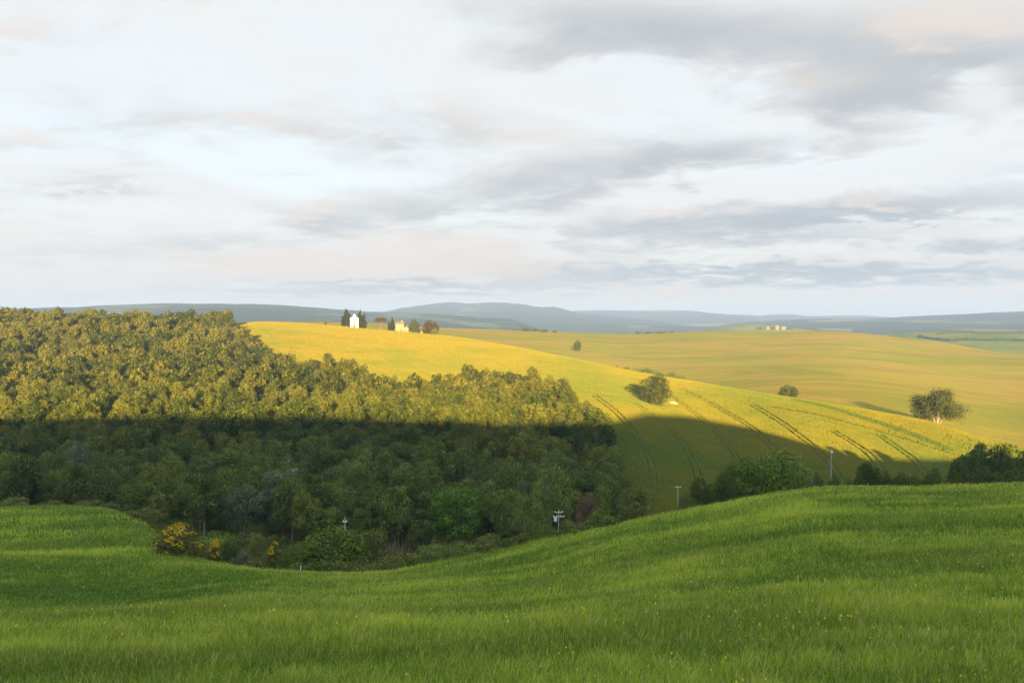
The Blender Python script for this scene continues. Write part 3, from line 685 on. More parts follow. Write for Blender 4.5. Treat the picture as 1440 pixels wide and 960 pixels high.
house(592.5, 668, b2+0.3, 6.5, 7, 4.6, 6.2, 'stone outbuilding between the round green tree and the brown green tree', name='outbuilding', cat='barn', wins=((-1.5, 1.5),), door=1.0)
grow(582.8, 645, 450.2, 17, 'dark', 'round dark green tree in front of the stone farm buildings', 'round_tree', 'tree', 'bush')
grow(605.5, 661, 449.5, 27, 'autumn', 'wide brownish green tree at the right end of the farm buildings', 'round_tree', 'tree', 'bush')
grow(611, 622, 461.5, 12, 'olive', 'small bush just below the wide brownish green tree by the farm', 'bush', 'bush', 'bush')
grow(457.5, 660, 450.5, 5.5, 'bush', 'tiny dark bush alone on the ridge left of the chapel', 'bush', 'bush', 'bush')
p = at(487.3, 641); b = MB(); b.box(-0.2, 0.2, -0.2, 0.2, -0.5, 1.2); b.box(-0.27, 0.27, -0.27, 0.27, 1.2, 1.35)
o = b.build('stone_pillar', M['farmstone']); o.location = p; tag(o, 'short pale stone pillar at the foot of the broad cypress by the chapel', 'pillar')

# ---- power poles, stake
def pole(px, Y, top, kind, label, mat='poles'):
    p = at(px, Y); H = -Y*(top-HY)/F - p.z; r = empty('utility_pole', p); tag(r, label, 'pole'); lean = 0.01*H
    b = MB(); b.tube([(0, 0, -0.8), (lean*0.5, 0, H*0.5), (lean, 0, H)], [0.15, 0.13, 0.10], 8); b.build('shaft', M[mat], r)
    def arm(z, w, n):
        b = MB(); b.box(lean-w, lean+w, -0.21, -0.11, z-0.06, z+0.06); a = b.build('crossarm', M['metal'] if kind != 'bare' else M[mat], r)
        for i in range(n):
            x = lean - w + 0.1 + (2*w-0.2)*i/(n-1); b = MB(); b.tube([(x, -0.16, z+0.06), (x, -0.16, z+0.16), (x, -0.16, z+0.28)], [0.05, 0.09, 0.05], 7); b.build('insulator', M['porcelain'], a)
    if kind == 'bare':
        b = MB(); b.box(lean-0.13, lean+0.13, -0.26, -0.10, H-1.15, H-0.75); b.build('clamp', M['metal'], r)
        b = MB(); b.tube([(lean, 0, H), (lean, 0, H+0.22)], [0.11, 0.07], 7); b.build('cap', M['porcelain'], r)
    elif kind == 'T': arm(H-0.45, 0.75, 3)
    elif kind == 'double':
        arm(H-0.5, 0.8, 3); arm(H-1.35, 1.15, 4)
        b = MB(); b.box(lean-0.95, lean-0.35, -0.60, -0.22, H-2.2, H-1.45); b.build('transformer_box', M['metal'], r)
    elif kind == 'short':
        arm(H-0.75, 0.42, 2)
    return r
pole(1168, 143, 627, 'bare', 'tall bare wooden pole standing alone on the right meadow crest')
pole(953, 212, 682, 'T', 'T shaped power pole standing low in front of the dark grain field', 'concrete')
pole(785, 166, 716, 'double', 'pale power pole with two crossarms among the bushes at the wood edge', 'concrete')
pole(484.5, 152, 727, 'short', 'pale pole top with short crossarm above the big leafy bush', 'concrete')
pole(281, find(281, 743, 132), 727, 'short', 'pale short armed pole on the grassy strip right of the flowering broom', 'concrete')
p = at(422, 103); b = MB(); b.tube([(0, 0, -0.3), (0.03, 0, 0.5), (0.09, 0, 1.15)], [0.035, 0.035, 0.03], 6); o = b.build('marker_stake', M['white']); o.location = p
tag(o, 'thin white marker stake leaning at the meadow corner by the big leafy bush', 'stake')

# ---- the wood itself
SX = np.array(SITES)
keep = np.ones(len(FXY), bool)
for x, y, r_ in SITES: keep &= np.hypot(FXY[:, 0]-x, FXY[:, 1]-y) > r_+1.6
FXY = FXY[keep]; order = np.argsort(FXY[:, 1]); FXY = FXY[order]
inview = (CX + F*FXY[:, 0]/FXY[:, 1] > -6); idx = np.nonzero(inview)[0][:300]; near = np.zeros(len(FXY), bool); near[idx] = True
FZ = ground(FXY[:, 0], FXY[:, 1])
print('forest', len(FXY), 'near limit', FXY[idx[-1]])
for k, i in enumerate(idx):
    x, y = FXY[i]; s = 0.70+0.34*rng.random(); s *= np.interp(CX+F*x/y, [600, 880], [1.0, 0.86])
    plant('forest_tree', WOOD[int(rng.integers(8))], (x, y, FZ[i]-0.2), (s*(0.92+0.2*rng.random()), s*(0.92+0.2*rng.random()), s*(0.98+0.5*rng.random())), rng.random()*6.28,
          'dense rounded green tree standing in the shaded front of the wood', 'tree', 'trees in the shaded front of the wood')
# everything further off in one mass
def mass(name, pts, protos, mat, label, cat, treecol=None):
    VV = []; FF = []; LL = []; TT = []; nb_ = 0
    which = rng.integers(len(protos), size=len(pts))
    for k, (v, f, l) in enumerate(protos):
        P = pts[which == k]
        if not len(P): continue
        n = len(P); a = rng.random(n)*6.283; c, s_ = np.cos(a)[:, None], np.sin(a)[:, None]
        x = v[None, :, 0]*c - v[None, :, 1]*s_; y = v[None, :, 0]*s_ + v[None, :, 1]*c
        q = np.stack([x*P[:, 3:4]+P[:, 0:1], y*P[:, 3:4]+P[:, 1:2], v[None, :, 2]*P[:, 4:5]+P[:, 2:3]], -1)
        VV.append(q.reshape(-1, 3)); FF.append((f[None]+(np.arange(n)*len(v))[:, None, None]).reshape(-1, 4)+nb_); nb_ += n*len(v)
        LL.append(np.tile(l, n)); TT.append(np.repeat(P[:, 5] if P.shape[1] > 5 else rng.random(n), len(v)))
    o = link(name, make_mesh(name, np.concatenate(VV), np.concatenate(FF), [mat], {'leaf': np.concatenate(LL), 'tree': np.concatenate(TT)}))
    return tag(o, label, cat, kind='stuff')
far = FXY[~near]; fz = FZ[~near]; n = len(far)
sc = 0.62+0.42*rng.random(n)**1.4
shade = np.clip(0.5+0.8*fbm(far[:, 0]/45, far[:, 1]/45, 2)+0.40*rng.normal(size=n), 0, 1)
pts = np.stack([far[:, 0], far[:, 1], fz-0.3, sc, sc*(0.92+0.60*rng.random(n)), shade], 1)
def lod(n, leaf, seeds):
    out = []
    for s_ in seeds:
        rg = np.random.default_rng(s_); cl = crown_clumps(3.6, 1.0, 9.2, rg, 14, cr=0.38); out.append(leaf_cloud(cl, n, leaf, rg))
    return out
d = pts[:, 1]
cut1 = d < 330
VVm = pts[cut1]; mass('forest', pts[cut1], lod(2000, 0.25, range(200, 210)), M['wood_mid'], 'dense mass of trees covering the middle of the wooded slope', 'wood')
mass('forest', pts[~cut1], lod(900, 0.38, range(220, 230)), M['wood_far'], 'dense mass of trees along the sunlit upper part of the wooded slope', 'wood')

# ---- scrub along the gully and behind the crest
N = 2000; qx = np.concatenate([rng.uniform(-120, 1560, 900), rng.uniform(225, 620, 800), rng.uniform(150, 260, 150), rng.uniform(620, 870, 150)]); k5y = np.exp(np.interp(qx, PXG, KLYi[7])); k7y = np.exp(np.interp(qx, PXG, KLYi[9]))
qy = k5y + np.where(qx > 860, 9, 4) + (k7y-k5y-12)*rng.random(N)**1.3
lim = (qx > 180) | (qy > k5y+12); lim &= ~((qx > 258) & (qx < 335) & (qy > 128))
lim &= ~((qx > 480) & (qx < 720) & (qy > 150)); qx, qy = qx[lim], qy[lim]
X = (qx-CX)/F*qy; s_ = 0.7+0.9*rng.random(len(X))**2
h_ = s_*(0.55+0.35*rng.random(len(X)))*np.where(qx > 860, 0.8, np.where((qx > 225) & (qx < 600), 1.25, 0.9))
ex = np.concatenate([rng.uniform(262, 860, 300), rng.uniform(120, 235, 60)]); ey = np.exp(np.interp(ex, PXG, KLYi[7])) + rng.uniform(-3.5, 5, len(ex)); es = 0.45+1.0*rng.random(len(ex))**2
X = np.concatenate([X, (ex-CX)/F*ey]); qy = np.concatenate([qy, ey]); s_ = np.concatenate([s_, es]); h_ = np.concatenate([h_, es*(0.45+0.4*rng.random(len(ex)))])
pts = np.stack([X, qy, ground(X, qy)-0.1, s_, h_, rng.random(len(X))], 1)
sp = []
for k in range(6):
    rg = np.random.default_rng(300+k); sp.append(leaf_cloud(crown_clumps(1.0, 0.0, 1.6, rg, 9), 420, 0.115, rg))
M['scrub'] = leaf_mat('scrub_leaves', (0.034, 0.054, 0.012), (0.080, 0.092, 0.024), (0.10, 0.115, 0.035), byattr=True)
mass('undergrowth', pts, sp, M['scrub'], 'low tangled scrub filling the gully between meadow and wood', 'scrub')
# dry reeds in front of the bright green tree
N = 5200; qx = rng.uniform(470, 735, N); qy = rng.uniform(148, 176, N) - 6*np.abs((qx-600)/135)
X = (qx-CX)/F*qy; Z = ground(X, qy); hh = (0.6+1.9*rng.random(N))*np.clip(0.75+0.7*fbm(X/4, qy/4, 2), 0.2, 1.3); wv = 0.05+0.05*rng.random(N); a = rng.random(N)*3.14; lx = rng.normal(size=N)*0.25
dx, dy = np.cos(a)*wv, np.sin(a)*wv
v = np.stack([np.stack([X-dx, qy-dy, Z-0.1], 1), np.stack([X+dx, qy+dy, Z-0.1], 1), np.stack([X+lx+dx*0.3, qy+dy*0.3, Z+hh], 1), np.stack([X+lx-dx*0.3, qy-dy*0.3, Z+hh], 1)], 1).reshape(-1, 3)
o = link('reeds', make_mesh('reeds', v, np.arange(N*4).reshape(-1, 4), [M['reed']], {'leaf': np.repeat(rng.random(N), 4)})); tag(o, 'dry brown reeds in the gully below the bright green tree', 'reeds', kind='stuff')

# ---- hedges on the green hill to the right, the far hamlet (found on the hills by looking along the row)
from mathutils.bvhtree import BVHTree
def bvh_of(o): return BVHTree.FromPolygons([v.co for v in o.data.vertices], [tuple(p.vertices) for p in o.data.polygons])
hills = [o for o in COL.objects if o.name.startswith(('hills', 'far_field'))]
trees_ = [bvh_of(o) for o in hills]
def look(px, py):
    d = Vector(((px-CX)/F, 1, -(py-HY)/F)).normalized(); best = None
    for t in trees_:
        h = t.ray_cast(Vector((0, 0, 0)), d)
        if h[0] is not None and (best is None or h[3] < best[1]): best = (h[0], h[3])
    return best[0] if best else None
def hedge(pts_, label, hgt, seed):
    rg = np.random.default_rng(seed); P = []
    for (a, b_), (c, d_) in zip(pts_[:-1], pts_[1:]):
        n_ = max(2, int(abs(c-a)/1.6))
        for k in range(n_):
            q = look(a+(c-a)*k/n_, b_+(d_-b_)*k/n_)
            if q: P.append(q)
    if len(P) < 3: return
    o0 = P[0]; cl = []
    for q in P:
        s_ = hgt*(0.55+0.6*rg.random()); cl.append(((q.x-o0.x+rg.normal(), q.y-o0.y+rg.normal()*2, q.z-o0.z+s_*0.5), (s_*1.1, s_*1.2, s_*0.62)))
    v, f, l = leaf_cloud(cl, 90*len(cl), hgt*0.22, rg); o = link('hedge', make_mesh('hedge', v, f, [M['dark']], {'leaf': l}), None, o0)
    tag(o, label, 'hedge')
hedge([(1292, 474), (1310, 477), (1335, 479.5), (1362, 478)], 'dark hedge curving down the near side of the green hill on the right', 4.5, 1)
hedge([(1362, 478.5), (1385, 479.5), (1410, 478.5), (1445, 480)], 'dark hedge running on to the frame edge across the green hill', 4.0, 2)
hedge([(1320, 470), (1345, 467.6), (1370, 467.8)], 'short dark hedge near the top of the green hill', 3.6, 3)
hedge([(1372, 468.8), (1400, 469.2), (1440, 468.6)], 'thin hedge along the skyline of the green hill at the frame edge', 3.2, 4)
q = look(1094, 462) or up(1094, 462, 2560)
for i, (px, w, ev, rd, lab) in enumerate([(1080, 14, 5, 7.5, 'low pale farm building, left one of the far hamlet'), (1093, 15, 10, 13, 'tall pale farmhouse in the middle of the far hamlet on the green hill'), (1102, 18, 6.5, 9, 'long pale farm building, right one of the far hamlet')]):
    qq = look(px, 462.5) or q; Yq = qq.y-10
    house(px, Yq, HY - F*(qq.z+1.0)/Yq, w*0.72, 9, ev*0.75, rd*0.75, lab, wins=((-3, 2.2), (3, 2.2)), wallmat='hamletstone')
for i, (px, top, wd) in enumerate([(1068, 459.5, 9), (1086, 460.5, 6), (1112, 460, 10)]):
    qq = look(px, 463) or q; H = max(4, qq.y*(463-top)/F); s_ = size(qq.y, wd)
    plant('hamlet_tree', recol(BUSH[i], M['bush']), qq, (s_/2.1, s_/2.1, H/1.6), i, ('dark tree left of the far hamlet', 'small tree between the far hamlet buildings', 'dark tree right of the far hamlet')[i], 'tree')

# ---- wheel tracks and verges lying on the fields
BANDS = []
def strip(name, rows, width, mat, label, offs=(0.0,), lift=0.05, Ymin=190, seed=0, wob=0.0):
    """follows rows of (column, row) over the ground, one or two parallel bands"""
    P = []
    tt = np.linspace(0, 1, len(rows)); q = np.linspace(0, 1, 90)
    cx_ = pchip(tt, [r_[0] for r_ in rows], q); cy_ = pchip(tt, [r_[1] for r_ in rows], q)
    for a, b_ in zip(cx_, cy_):
        Y = find(a, b_, Ymin)
        if Y: P.append(((a-CX)/F*Y, Y))
    P = np.array(P); 
    for _ in range(4): P[1:-1] = 0.25*P[:-2]+0.5*P[1:-1]+0.25*P[2:]
    T = np.gradient(P, axis=0); T /= np.linalg.norm(T, axis=1)[:, None]+1e-9; Nn = np.stack([-T[:, 1], T[:, 0]], 1)
    V_ = []; F_ = []
    for of in offs:
        BANDS.append((P+Nn*of, width*0.5, mat))
        b0 = len(V_); wv = width*(1+wob*fbm(np.arange(len(P))*0.35+seed, np.full(len(P), 2.0+of), 2))
        for k in range(len(P)):
            for s in (-0.5, 0.5):
                x, y = P[k]+Nn[k]*(of+s*wv[k]); V_.append((x, y, gz(x, y)+lift))
        F_ += [(b0+2*k, b0+2*k+1, b0+2*k+3, b0+2*k+2) for k in range(len(P)-1)]
    return tag(link(name, make_mesh(name, V_, F_, [M[mat]], smooth=True)), label, 'path', kind='structure')
TR = [[(835, 556), (868, 582), (893, 610), (912, 640), (919, 668), (920, 692)], [(890, 566), (925, 590), (952, 612), (970, 640), (980, 664), (983, 684)],
      [(925, 546), (950, 562), (985, 588), (1012, 612), (1030, 634), (1042, 655)], [(958, 547), (990, 563), (1030, 585), (1062, 606), (1090, 634)],
      [(1058, 570), (1098, 594), (1122, 612), (1150, 634), (1175, 662), (1188, 686)], [(1170, 606), (1200, 624), (1222, 640), (1242, 662)], [(1235, 612), (1262, 630), (1288, 650), (1308, 676)]]
for i, r_ in enumerate(TR): strip('path', r_, 0.46, 'track', 'pair of dark wheel tracks curving down the grain field', (-1.0, 1.0), seed=i, wob=0.5)
strip('path', [(1085, 572), (1140, 582), (1200, 597), (1270, 617), (1345, 641)], 0.8, 'track', 'single dark wheel track slanting across the sunlit field to the right trees', (0.0,), seed=9, wob=0.4)
strip('path', [(1118, 563), (1160, 572), (1215, 589), (1280, 611), (1335, 633)], 2.6, 'verge', 'rough green strip of uncut grass slanting across the sunlit field', (0.0,), 0.07, seed=10, wob=0.7)

# ---- the standing crop on the grain field: upright tufts with gaps along the wheel tracks
def crop(N, y0, y1):
    Y = np.exp(rng.uniform(math.log(y0), math.log(y1), N)); px = rng.uniform(300, 1640, N); X = (px-CX)/F*Y; Z = ground(X, Y)
    ok = ~in_forest(X, Y) & (Y > knotY(9, px)-6) & (Y < knotY(12, px)+34) & (px > 322)
    Y, px, X, Z = Y[ok], px[ok], X[ok], Z[ok]; n = len(Y)
    gap = np.zeros(n, bool); green = np.zeros(n)
    for P, hw, mt in BANDS:
        d = np.full(n, 1e9)
        for k in range(len(P)-1):
            a, b = P[k], P[k+1]; ab = b-a; L2 = max(1e-6, ab @ ab)
            near_ = np.nonzero((np.abs(X-a[0]) < 14) & (np.abs(Y-a[1]) < 14))[0]
            if not len(near_): continue
            t = np.clip(((X[near_]-a[0])*ab[0]+(Y[near_]-a[1])*ab[1])/L2, 0, 1)
            d[near_] = np.minimum(d[near_], np.hypot(X[near_]-a[0]-t*ab[0], Y[near_]-a[1]-t*ab[1]))
        if mt == 'verge': green = np.maximum(green, np.clip((hw+0.8-d)/0.8, 0, 1))
        else: gap |= d < (0.54 if hw < 0.3 else 0.8)
    ok = ~gap; X, Y, Z, green = X[ok], Y[ok], Z[ok], green[ok]; n = len(X)
    big = fbm(X/40+3, Y/55+8, 3); row = fbm((X*0.88+Y*0.47)/1.6, (Y*0.88-X*0.47)/26.0, 2); sm = vnoise(X/3.0, Y/3.0)
    h = (0.62+0.10*big+0.05*rng.normal(size=n))*(1+0.5*green*rng.random(n)); wv = (0.20+0.14*rng.random(n))*(Y/300)**0.8
    a = rng.normal(size=n)*0.5; dx, dy = np.cos(a)*wv, np.sin(a)*wv; lx = rng.normal(size=n)*0.09; ly = rng.normal(size=n)*0.09
    p = np.stack([X, Y, Z-0.05], 1); D = np.stack([dx, dy, 0*dx], 1); T = np.stack([lx, ly, h], 1)
    v = np.stack([p-D*0.8, p+D*0.8, p+T+D*0.75-np.stack([0*h, 0*h, h*0.28*rng.random(n)], 1), p+T-D*0.75-np.stack([0*h, 0*h, h*0.28*rng.random(n)], 1)], 1).reshape(-1, 3)
    tint = np.clip(0.5+0.55*big+0.30*row+0.05*sm+0.10*rng.normal(size=n)+0.5*np.clip((Y-330)/250, -0.5, 1)-1.2*green, 0, 1)
    o = link('crop', make_mesh('crop', v, np.arange(n*4).reshape(-1, 4), [M['crop']], {'leaf': np.repeat(tint, 4), 'green': np.repeat(green, 4)}))
    tag(o, 'standing golden green grain crop covering the hill below the chapel', 'crop', kind='stuff')
m = bpy.data.materials.new('crop_stalks'); nb = NB(nodes(m)); t_ = nb.attr('leaf')
soft = nb.noise(nb.map(nb.pos(), (0.02, 0.055, 0.03), (0, 0, -0.35)), 1.0, 4, 0.6, 0.5)
c = nb.mix(t_, (0.060, 0.100, 0.015), (0.127, 0.114, 0.012))
c = nb.mix(nb.smooth(soft, 0.46, 0.72, 0, 0.6), c, (0.066, 0.092, 0.013))
c = nb.mix(nb.attr('green'), c, (0.056, 0.080, 0.012)); nb.leafy(c, 0.3); M['crop'] = m
crop(1000000, 200, 690)

# ---- meadow grass
def grass(N, y0, y1, name, label, wk=1.0):
    Y = np.exp(rng.uniform(math.log(y0), math.log(y1), N)); px = np.where(rng.random(N) < 0.82, rng.uniform(-60, 1500, N), rng.uniform(-420, 2100, N))
    k5y = np.exp(np.interp(px, PXG, KLYi[7])); ok = (Y < k5y + np.where(px < 260, 10, 3)) | ((px > 256) & (px < 345) & (Y > 128) & (Y < 180)); Y, px = Y[ok], px[ok]; n = len(Y)
    X = (px-CX)/F*Y; Z = ground(X, Y)
    hollow = np.exp(-((Y-72)/20.0)**2)*np.clip((520-px)/160, 0, 1)  # shade of the dip, painted as darker blade tint; blades also shorter
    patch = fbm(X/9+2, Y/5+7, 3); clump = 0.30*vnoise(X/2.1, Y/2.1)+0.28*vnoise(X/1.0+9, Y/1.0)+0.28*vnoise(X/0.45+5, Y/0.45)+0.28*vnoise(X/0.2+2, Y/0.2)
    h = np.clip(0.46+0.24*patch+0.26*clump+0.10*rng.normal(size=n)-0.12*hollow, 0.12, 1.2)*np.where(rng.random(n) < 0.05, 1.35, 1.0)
    wv = 0.0075*wk*(Y/17.0)**0.92*(0.6+0.8*rng.random(n))
    a = rng.normal(size=n)*0.9; dx, dy = np.cos(a)*wv, np.sin(a)*wv
    bx = rng.normal(size=n)*0.20*h + 0.05*h + 0.05*patch; by = rng.normal(size=n)*0.18*h
    p0 = np.stack([X, Y, Z-0.03], 1); p1 = p0 + np.stack([bx*0.3, by*0.3, h*0.6], 1); p2 = p0 + np.stack([bx, by, h*(0.98-0.25*rng.random(n))], 1); D = np.stack([dx, dy, 0*dx], 1)
    v = np.stack([p0-D, p0+D, p1+D*0.75, p1-D*0.75, p2+D*0.12, p2-D*0.12], 1).reshape(-1, 3)
    b_ = (np.arange(n)*6)[:, None]; f = np.concatenate([b_+np.array([0, 1, 2, 3]), b_+np.array([3, 2, 4, 5])], 0)
    tip = np.tile([0, 0, 0.5, 0.5, 1, 1], n); rim_light = np.exp(-((Y-np.interp(px, [0, 380], [108, 97]))/6.0)**2)*np.clip((470-px)/120, 0, 1) + np.exp(-((Y-43)/4.0)**2)*np.clip((420-px)/150, 0, 1)  # light on the crest edges, painted in as paler blade tint
    tint = np.clip(0.50+0.65*patch+0.70*clump+0.36*rng.normal(size=n)-0.55*hollow+0.45*rim_light-0.05*np.clip((34-Y)/14, 0, 1), 0, 1); seed = (rng.random(n) < 0.14).astype(float)
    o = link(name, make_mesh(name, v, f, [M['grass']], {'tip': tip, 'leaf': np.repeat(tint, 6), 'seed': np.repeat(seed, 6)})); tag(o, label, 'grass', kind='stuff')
    return X, Y, Z, h
m = bpy.data.materials.new('grass_blades'); nb = NB(nodes(m))
tint = nb.attr('leaf'); tip = nb.attr('tip'); sd = nb.attr('seed')
wash = nb.noise(nb.map(nb.pos(), (0.035, 0.12, 0.0), (0, 0, 0.2)), 1.0, 5, 0.62, 0.6)
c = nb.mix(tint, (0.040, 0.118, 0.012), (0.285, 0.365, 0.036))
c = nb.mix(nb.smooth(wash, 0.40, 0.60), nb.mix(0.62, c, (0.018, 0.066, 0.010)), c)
c = nb.mix(nb.math('MULTIPLY', tip, 0.35), c, (0.15, 0.19, 0.03))
c = nb.mix(nb.math('MULTIPLY', sd, nb.smooth(tip, 0.4, 0.9)), c, (0.34, 0.33, 0.13))
nb.leafy(c, 0.35); M['grass'] = m
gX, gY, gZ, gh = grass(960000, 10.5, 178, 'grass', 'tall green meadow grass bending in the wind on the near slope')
# flowers among the grass
m = bpy.data.materials.new('petals'); nb = NB(nodes(m)); nb.leafy(nb.mix(nb.smooth(nb.attr('leaf'), 0.985, 0.99), (0.62, 0.52, 0.02), (0.65, 0.12, 0.02)), 0.3); M['petal'] = m
N = 900; k = rng.choice(np.nonzero(gY < 46)[0], N); k = k[fbm(gX[k]/3+40, gY[k]/3, 2) > 0.12]; n = len(k); v = []
for a in (0.0, 1.57):
    r_ = 0.020*(0.7+0.6*rng.random(n))*(gY[k]/17)**0.6; c = np.stack([gX[k], gY[k], gZ[k]+gh[k]*0.9], 1)
    u = np.stack([np.cos(a+0.6)*r_, np.sin(a+0.6)*r_, 0.3*r_], 1); w_ = np.stack([-np.sin(a)*0.4*r_, np.cos(a)*0.4*r_, r_], 1)
    v.append(np.stack([c-u, c-w_, c+u, c+w_], 1))
v = np.concatenate(v).reshape(-1, 3)
o = link('wildflowers', make_mesh('wildflowers', v, np.arange(len(v)).reshape(-1, 4), [M['petal']], {'leaf': np.repeat(np.tile(rng.random(n), 2), 4)})); tag(o, 'tiny yellow wildflowers and a few red poppies scattered through the near meadow', 'flowers', kind='stuff')

# ------------------------------------------------------------------ haze
hz = MB(); hz.box(-11500, 11500, -480, 12200, -75, 150)
m = bpy.data.materials.new('haze'); nt = nodes(m); pv = nt.nodes.new('ShaderNodeVolumePrincipled'); ou = nt.nodes.new('ShaderNodeOutputMaterial')
pv.inputs['Color'].default_value = (0.190, 0.300, 0.54, 1); pv.inputs['Density'].default_value = 0.00014; pv.inputs['Anisotropy'].default_value = 0.0
nt.links.new(pv.outputs[0], ou.inputs['Volume'])
tag(hz.build('haze', m), 'thin blue haze over the distant hills', 'haze', kind='stuff')

# ------------------------------------------------------------------ sky
w = bpy.data.worlds.new('World'); SC.world = w; w.use_nodes = True; nt = w.node_tree; nt.nodes.clear(); nb = NB(nt)
sky = nb.n('ShaderNodeTexSky', sky_type='NISHITA', sun_disc=False, sun_elevation=SUN_EL, sun_rotation=math.atan2(SUN.x, SUN.y))
sky.altitude = 500; sky.dust_density = 2.0
BG = 0.1
tc = nb.n('ShaderNodeTexCoord').outputs['Generated']
sp = nb.n('ShaderNodeSeparateXYZ'); nb.put(sp.inputs[0], tc); x, y, z = sp.outputs
yy = nb.math('MAXIMUM', y, 0.06); zz = nb.math('ADD', nb.math('MAXIMUM', z, 0.0), 0.11)
lay = nb.n('ShaderNodeCombineXYZ'); nb.put(lay.inputs[0], nb.math('DIVIDE', x, zz)); nb.put(lay.inputs[1], nb.math('DIVIDE', y, zz)); lay = lay.outputs[0]
n1 = nb.noise(lay, 1.25, 8, 0.62, 0.5)                                  # broad cloud sheets, flattened towards the horizon
n2 = nb.noise(nb.map(lay, (1, 1, 1), (0, 0, 0.5), (7, 3, 0)), 3.2, 7, 0.64, 0.5)
n3 = nb.noise(nb.map(lay, (1, 1, 1), (0, 0, 0.1), (17, 9, 2)), 0.7, 5, 0.6, 0.6)
u = nb.math('DIVIDE', x, yy); v = nb.math('DIVIDE', z, yy)
u = nb.math('ADD', u, nb.math('MULTIPLY', nb.math('SUBTRACT', n1, 0.5), 0.20)); v = nb.math('ADD', v, nb.math('MULTIPLY', nb.math('SUBTRACT', n2, 0.5), 0.075))
def blobs(lst):
    tot = None
    for (px, py, rx, ry, amp, sh) in lst:
        du = nb.math('SUBTRACT', u, (px-CX)/F); dv = nb.math('MULTIPLY_ADD', du, -sh, nb.math('SUBTRACT', v, (HY-py)/F))
        a = nb.math('MULTIPLY', du, F/rx); b_ = nb.math('MULTIPLY', dv, F/ry)
        e = nb.math('MULTIPLY_ADD', a, a, nb.math('MULTIPLY', b_, b_)); g = nb.math('MULTIPLY', nb.math('POWER', 2.718, nb.math('MULTIPLY', e, -1.0)), amp)
        tot = g if tot is None else nb.math('ADD', tot, g)
    return tot
GREY = [(1120, 60, 420, 62, 1.0, 0.02), (820, 25, 160, 40, 0.5, 0.0), (1420, 120, 150, 60, 0.7, 0.0), (930, 222, 230, 30, 1.0, 0.10), (690, 285, 190, 26, 0.75, 0.1), (600, 178, 190, 42, 0.45, 0.0),
        (1230, 150, 110, 34, 0.7, 0.1), (1400, 235, 110, 22, 0.7, 0.05), (1180, 300, 330, 24, 1.1, 0.06), (1000, 335, 260, 26, 0.55, 0.05), (1120, 384, 460, 14, 1.6, 0.0), (1380, 345, 160, 12, 1.0, 0),
        (560, 406, 250, 13, 1.3, 0.0), (130, 258, 120, 13, 0.55, -0.02), (300, 335, 90, 10, 0.35, 0), (460, 312, 70, 22, 0.5, 0), (60, 60, 140, 20, 0.12, 0), (100, 355, 240, 14, 0.25, 0), (30, 200, 70, 9, 0.35, -0.1), (640, 25, 60, 30, 0.4, 0), (300, 165, 110, 18, 0.25, 0)]
WARM = [(1330, 30, 160, 36, 0.8, 0.0), (640, 340, 160, 30, 0.5, 0.0), (760, 190, 120, 22, 0.4, 0.1), (1060, 110, 150, 20, 0.4, 0.05), (560, 375, 240, 22, 1.2, 0.0), (400, 382, 80, 16, 0.6, 0), (460, 290, 60, 14, 0.6, 0.1), (940, 290, 60, 10, 0.7, 0.05), (1230, 282, 60, 8, 0.5, 0), (30, 186, 60, 9, 0.6, -0.1), (600, 150, 110, 16, 0.45, -0.1), (360, 165, 70, 12, 0.5, -0.1),
        (330, 368, 110, 9, 0.5, 0), (900, 416, 420, 8, 1.1, 0), (1380, 412, 160, 10, 0.5, 0), (40, 35, 120, 20, 0.4, 0), (850, 150, 80, 20, 0.3, 0)]
WHITE = [(1390, 128, 60, 26, 0.9, 0.1), (1110, 172, 70, 22, 0.9, 0.0), (1270, 240, 190, 26, 0.7, 0.1), (820, 120, 130, 30, 0.8, 0.05), (450, 60, 260, 60, 0.5, 0), (765, 330, 20, 15, 1.2, 0), (780, 360, 40, 6, 0.8, 0), (1000, 366, 80, 5, 0.8, 0), (1240, 345, 150, 7, 0.6, 0.04), (1240, 315, 130, 7, 0.5, 0.05), (950, 270, 110, 12, 0.5, 0.1)]
nn = nb.math('SUBTRACT', nb.math('ADD', nb.math('MULTIPLY', n1, 0.55), nb.math('MULTIPLY', n2, 0.45)), 0.5)
behind = nb.smooth(y, 0.3, -0.1)
G = blobs(GREY); Wm = blobs(WARM); Wh = blobs(WHITE)
gdens = nb.math('ADD', nb.math('MULTIPLY_ADD', nn, 3.0, nb.math('MULTIPLY', G, 1.05)), nb.math('MULTIPLY', behind, nb.math('MULTIPLY', n3, 0.7)))
gdens = nb.math('SUBTRACT', gdens, nb.math('MULTIPLY', Wh, 0.85))
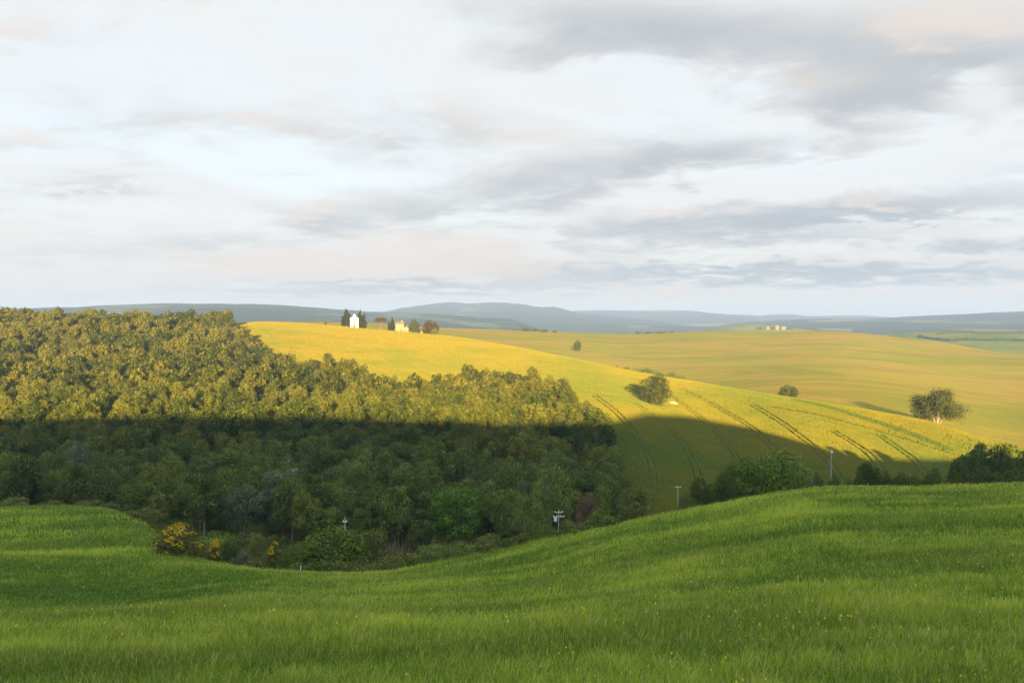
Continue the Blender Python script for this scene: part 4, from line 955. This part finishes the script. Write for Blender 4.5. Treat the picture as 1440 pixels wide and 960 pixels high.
gm = nb.smooth(gdens, -0.08, 0.85); wm = nb.smooth(nb.math('MULTIPLY_ADD', nn, 2.6, Wm), 0.10, 0.85); hm = nb.smooth(nb.math('MULTIPLY_ADD', nn, -1.0, Wh), 0.10, 0.9)
K = 1.0/BG/(2**SC.view_settings.exposure)
def sc_(c, k=1.0): return (c[0]*K*k, c[1]*K*k, c[2]*K*k)
veil = nb.smooth(nb.math('ADD', n3, nb.math('MULTIPLY', n2, 0.3)), 0.45, 0.80, 0.25, 0.95)
base = nb.mix(veil, nb.mix(0.93, sky.outputs[0], sc_((0.785, 0.84, 0.88))), sc_((0.895, 0.90, 0.90)))
low = nb.smooth(z, 0.0, 0.17, 1.0, 0.0); base = nb.mix(nb.math('MULTIPLY', low, 0.8), base, sc_((0.84, 0.795, 0.745)))
c = nb.mix(gm, base, nb.mix(nb.smooth(gdens, 0.45, 1.5), sc_((0.69, 0.705, 0.72)), sc_((0.49, 0.54, 0.585))))
c = nb.mix(nb.math('MULTIPLY', wm, 0.75), c, sc_((0.88, 0.785, 0.715)))
c = nb.mix(nb.math('MULTIPLY', hm, 0.7), c, sc_((0.86, 0.89, 0.91)))
# the sky round the low sun and overhead is brighter than the part the camera faces
sd = nb.n('ShaderNodeVectorMath', operation='DOT_PRODUCT'); nb.put(sd.inputs[0], tc); sd.inputs[1].default_value = tuple(SUN)
glow = nb.math('MULTIPLY_ADD', nb.smooth(sd.outputs['Value'], -0.75, 0.9), 2.6, 1.0)
vm = nb.n('ShaderNodeVectorMath', operation='SCALE'); nb.put(vm.inputs[0], c); nb.put(vm.inputs['Scale'], glow); c = vm.outputs[0]
bg = nb.n('ShaderNodeBackground'); nb.put(bg.inputs[0], c); bg.inputs[1].default_value = BG
ow = nb.n('ShaderNodeOutputWorld'); nt.links.new(bg.outputs[0], ow.inputs[0])

# ------------------------------------------------------------------ renderer
SC.render.engine = 'CYCLES'; cy_ = SC.cycles
cy_.use_denoising = True; cy_.max_bounces = 5; cy_.diffuse_bounces = 3; cy_.transmission_bounces = 3; cy_.volume_bounces = 0; cy_.transparent_max_bounces = 4
cy_.use_adaptive_sampling = True; cy_.adaptive_threshold = 0.015
